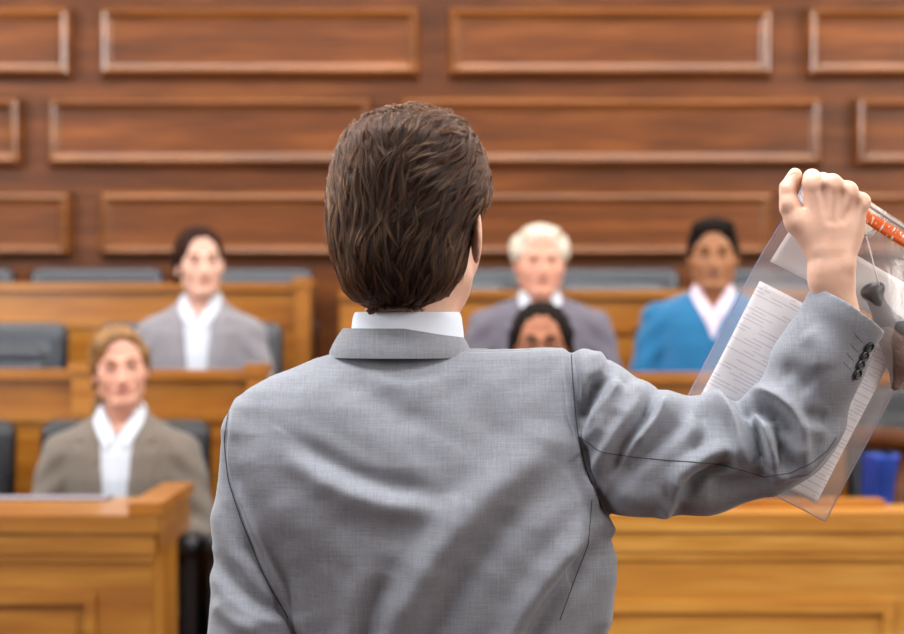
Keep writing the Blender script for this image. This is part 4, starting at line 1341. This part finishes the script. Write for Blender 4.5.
# ------------------------------------------------------------------ evidence bag
BY = 2.565                                  # the plane in which the bag hangs
TL = np.array([803.6, 172.5]); U = np.array([0.888, 0.460]); Vd = np.array([-0.460, 0.888])
BW, BH = 180.0, 299.6
def bag_depth(u, v):
    """u,v in bag units: waves of the film; the gathered corner runs back into the fist"""
    w = 0.0030 * math.sin(u * 0.045 + v * 0.018) + 0.0016 * math.sin(u * 0.11 - v * 0.05 + 1)
    g = math.exp(-((u - 30) ** 2 + (v - 20) ** 2) / (2 * 38 ** 2))
    return w * (1 - g) - 0.078 * g
def bag_pt(u, v, off=0.0):
    p = TL + U * u + Vd * v
    yy = BY + bag_depth(u, v) + off
    if off < -0.002: yy -= 0.030 * math.exp(-((u - 146) ** 2 + (v - 106) ** 2) / (2 * 40 ** 2))      # the film bulges over the exhibit
    return (mx(p[0], BY), yy, mz(p[1], BY))
BAGO = Vector(bag_pt(BW / 2, BH))
BAG = empty('evidence_bag', BAGO, 0, 'clear plastic evidence bag with orange seal strip hanging from the raised fist', 'bag')
def sheet(name, u0, u1, v0, v1, off, m, parent, origin, nu=30, nv=44, thick=0.0, rnd=0.0):
    V = []; Fc = []
    for j in range(nv + 1):
        for i in range(nu + 1):
            u = u0 + (u1 - u0) * i / nu; v = v0 + (v1 - v0) * j / nv
            V.append(tuple(Vector(bag_pt(u, v, off)) - origin))
    n = len(V)
    for j in range(nv):
        for i in range(nu):
            a = j * (nu + 1) + i
            Fc.append((a, a + 1, a + nu + 2, a + nu + 1))
    if thick:
        for j in range(nv + 1):
            for i in range(nu + 1):
                u = u0 + (u1 - u0) * i / nu; v = v0 + (v1 - v0) * j / nv
                V.append(tuple(Vector(bag_pt(u, v, off + thick)) - origin))
        for j in range(nv):
            for i in range(nu):
                a = n + j * (nu + 1) + i
                Fc.append((a, a + nu + 1, a + nu + 2, a + 1))
        rim = [i for i in range(nu + 1)] + [j * (nu + 1) + nu for j in range(1, nv + 1)] + [nv * (nu + 1) + i for i in range(nu - 1, -1, -1)] + [j * (nu + 1) for j in range(nv - 1, 0, -1)]
        for a, b in zip(rim, rim[1:] + rim[:1]): Fc.append((b, a, a + n, b + n))
    me = mesh_from(name, V, Fc)
    uv = me.uv_layers.new(name='UVMap')
    for lp in me.loops:
        k_ = lp.vertex_index % n
        uv.data[lp.index].uv = ((u0 + (u1 - u0) * (k_ % (nu + 1)) / nu) / 100, (v0 + (v1 - v0) * (k_ // (nu + 1)) / nv) / 100)
    return link(name, me, parent, [m])

def film_material():
    m = bpy.data.materials.new('clear film'); m.use_nodes = True
    nt = m.node_tree; N = nt.nodes; L = nt.links
    for n in list(N): N.remove(n)
    out = N.new('ShaderNodeOutputMaterial')
    tr = N.new('ShaderNodeBsdfTransparent'); tr.inputs[0].default_value = (0.965, 0.96, 0.97, 1)
    gl = N.new('ShaderNodeBsdfGlossy'); gl.inputs['Roughness'].default_value = 0.2; gl.inputs[0].default_value = (1, 1, 1, 1)
    df = N.new('ShaderNodeBsdfDiffuse'); df.inputs[0].default_value = lin('#e4dcdf')
    tc = N.new('ShaderNodeTexCoord')
    n = N.new('ShaderNodeTexNoise'); n.inputs['Scale'].default_value = 14; n.inputs['Detail'].default_value = 3; n.inputs['Distortion'].default_value = 1.2
    L.new(tc.outputs['Object'], n.inputs['Vector'])
    bp = N.new('ShaderNodeBump'); bp.inputs['Strength'].default_value = 0.4; bp.inputs['Distance'].default_value = 0.008
    L.new(n.outputs['Fac'], bp.inputs['Height']); L.new(bp.outputs[0], gl.inputs['Normal'])
    fr = N.new('ShaderNodeFresnel'); fr.inputs[0].default_value = 1.45; L.new(bp.outputs[0], fr.inputs['Normal'])
    mu = N.new('ShaderNodeMath'); mu.operation = 'MULTIPLY_ADD'; mu.inputs[1].default_value = 0.9; mu.inputs[2].default_value = 0.02; mu.use_clamp = True
    L.new(fr.outputs[0], mu.inputs[0])
    m1 = N.new('ShaderNodeMixShader'); m1.inputs[0].default_value = 0.17
    L.new(tr.outputs[0], m1.inputs[1]); L.new(df.outputs[0], m1.inputs[2])
    m2 = N.new('ShaderNodeMixShader'); L.new(mu.outputs[0], m2.inputs[0]); L.new(m1.outputs[0], m2.inputs[1]); L.new(gl.outputs[0], m2.inputs[2])
    L.new(m2.outputs[0], out.inputs[0])
    return m
FILM = film_material()
sheet('front_film', 0, BW, 0, BH, -0.0025, FILM, BAG, BAGO)
sheet('back_film', 0, BW, 0, BH, 0.0025, FILM, BAG, BAGO)
# sealed edges: slightly blue-violet bead of welded film
edge_m = mat('violet welded film', '#8e86a8', 0.25, 0.6)
edge_pts = [bag_pt(0, v) for v in np.linspace(0, BH, 40)] + [bag_pt(u, BH) for u in np.linspace(6, BW, 24)] + [bag_pt(BW, v) for v in np.linspace(BH - 8, 0, 40)]
tube('welded_edge', [Vector(p) - BAGO for p in edge_pts], 0.0008, edge_m, BAG, 6)

def strip_material():
    """orange tape with white lettering strokes"""
    m = mat('orange seal tape', '#e8641c', 0.45, 0.5)
    nt = m.node_tree; N = nt.nodes; L = nt.links; b = N['Principled BSDF']
    uv = N.new('ShaderNodeUVMap'); mp = N.new('ShaderNodeMapping'); mp.inputs['Scale'].default_value = (30, 9, 1)
    L.new(uv.outputs[0], mp.inputs[0])
    n = N.new('ShaderNodeTexNoise'); n.inputs['Scale'].default_value = 1.3; n.inputs['Detail'].default_value = 3
    L.new(mp.outputs[0], n.inputs['Vector'])
    g = N.new('ShaderNodeMath'); g.operation = 'GREATER_THAN'; g.inputs[1].default_value = 0.60; L.new(n.outputs['Fac'], g.inputs[0])
    mx_ = N.new('ShaderNodeMix'); mx_.data_type = 'RGBA'; mx_.inputs[6].default_value = lin('#e8641c'); mx_.inputs[7].default_value = lin('#f3ece6')
    L.new(g.outputs[0], mx_.inputs[0]); L.new(mx_.outputs[2], b.inputs['Base Color'])
    return m
sheet('seal_strip', 1, BW - 1, 9, 21, -0.0040, strip_material(), BAG, BAGO, 40, 3, 0.0005)
sheet('top_border', 1, BW - 1, 2.5, 5.5, -0.0040, mat('clear white print', '#bdb2ae', 0.6), BAG, BAGO, 40, 2, 0.0005)
sheet('label_panel', 10.5, 171, 51, 95, 0.0008, mat('white print panel', '#fbf6f2', 0.6, 0.3), BAG, BAGO, 30, 8, 0.0005)

def paper_material():
    m = mat('printed form', '#efe9ea', 0.8, 0.2)
    nt = m.node_tree; N = nt.nodes; L = nt.links; b = N['Principled BSDF']
    uv = N.new('ShaderNodeUVMap'); sp = N.new('ShaderNodeSeparateXYZ'); L.new(uv.outputs[0], sp.inputs[0])
    row = N.new('ShaderNodeMath'); row.operation = 'MULTIPLY'; row.inputs[1].default_value = 27.0; L.new(sp.outputs[1], row.inputs[0])
    fr = N.new('ShaderNodeMath'); fr.operation = 'FRACT'; L.new(row.outputs[0], fr.inputs[0])
    ln = N.new('ShaderNodeMath'); ln.operation = 'LESS_THAN'; ln.inputs[1].default_value = 0.34; L.new(fr.outputs[0], ln.inputs[0])
    fl = N.new('ShaderNodeMath'); fl.operation = 'FLOOR'; L.new(row.outputs[0], fl.inputs[0])
    cb = N.new('ShaderNodeCombineXYZ'); L.new(fl.outputs[0], cb.inputs[1])
    sx = N.new('ShaderNodeMath'); sx.operation = 'MULTIPLY'; sx.inputs[1].default_value = 2.3; L.new(sp.outputs[0], sx.inputs[0]); L.new(sx.outputs[0], cb.inputs[0])
    n = N.new('ShaderNodeTexNoise'); n.inputs['Scale'].default_value = 1.1; n.inputs['Detail'].default_value = 3; L.new(cb.outputs[0], n.inputs['Vector'])
    g = N.new('ShaderNodeMath'); g.operation = 'GREATER_THAN'; g.inputs[1].default_value = 0.49; L.new(n.outputs['Fac'], g.inputs[0])
    w = N.new('ShaderNodeMath'); w.operation = 'MULTIPLY'; L.new(ln.outputs[0], w.inputs[0]); L.new(g.outputs[0], w.inputs[1])
    w2 = N.new('ShaderNodeMath'); w2.operation = 'MULTIPLY'; w2.inputs[1].default_value = 0.34; L.new(w.outputs[0], w2.inputs[0])
    mx_ = N.new('ShaderNodeMix'); mx_.data_type = 'RGBA'; mx_.inputs[6].default_value = lin('#fffcfd'); mx_.inputs[7].default_value = lin('#7c789c')
    L.new(w2.outputs[0], mx_.inputs[0]); L.new(mx_.outputs[2], b.inputs['Base Color'])
    return m
doc = empty('printed_form', Vector(bag_pt(90, 288)), 0, 'white paper form with rows of small print, sealed inside the evidence bag', 'document')
sheet('page', 11, 163, 116.5, 288, -0.0008, paper_material(), doc, doc.location.copy(), 30, 34, 0.0006)

# dark handgun-like exhibit hanging in the bag's right part
GY = BY - 0.016
gun = empty('handgun', (mx(893), GY, mz(390)), 0, 'dark grey handgun with brown grip, tied with white string inside the bag', 'handgun')
go = np.array(gun.location)
def gp(px, py): return (mx(px, GY), GY, mz(py, GY))
gm = mat('gunmetal', '#4a4648', 0.4, 0.5, 0.1, 60)
def squash(P, k_=1.0):
    return (P[0], (P[1] - GY) * k_ + GY, P[2])
def g_top(P):
    Q = squash(P, 1.2)
    return smin(rc(Q, gp(867, 293), gp(879, 288), 0.0090, 0.0085), rc(Q, gp(873, 292), gp(877, 302), 0.0125, 0.0115), 0.006)
def g_body(P):
    Q = squash(P, 1.3)
    d = rc(Q, gp(875, 298), gp(884, 318), 0.0120, 0.0125)
    d = smin(d, rc(Q, gp(884, 318), gp(900, 334), 0.013, 0.019), 0.01)
    d = smin(d, rc(Q, gp(900, 334), gp(918, 366), 0.019, 0.022), 0.01)
    return d
def g_grip(P):
    Q = squash(P, 1.5)
    d = rc(Q, gp(886, 318), gp(898, 340), 0.0125, 0.0215)
    d = smin(d, rc(Q, gp(898, 340), gp(904, 358), 0.0215, 0.0205), 0.01)
    d = smin(d, rc(Q, gp(903, 358), gp(895, 386), 0.020, 0.004), 0.01)
    return d - 0.002
for nm, f_, mm, lo_, hi_ in (('muzzle', g_top, gm, (850, 312), (896, 270)), ('frame', g_body, gm, (858, 400), (940, 285)), ('grip', g_grip, mat('brown grip', '#77635b', 0.5, 0.4, 0.15, 60, 0.3, 200), (862, 405), (934, 300))):
    Vg, qg = sample(f_, (mx(lo_[0]), GY - 0.035, mz(lo_[1])), (mx(hi_[0]), GY + 0.035, mz(hi_[1])), 0.0022)
    link(nm, quad_mesh(nm, Vg - go, qg), gun, [mm])
st = tube('string', [Vector(gp(*p)) - Vector(go) + Vector((0, -0.014, 0)) for p in ((864, 236), (868, 252), (872, 268), (877, 286))], 0.0011, mat('white string', '#f2eee8', 0.8), gun, 6)
st['label'] = 'thin white string'
print('scene built', len(bpy.data.objects))
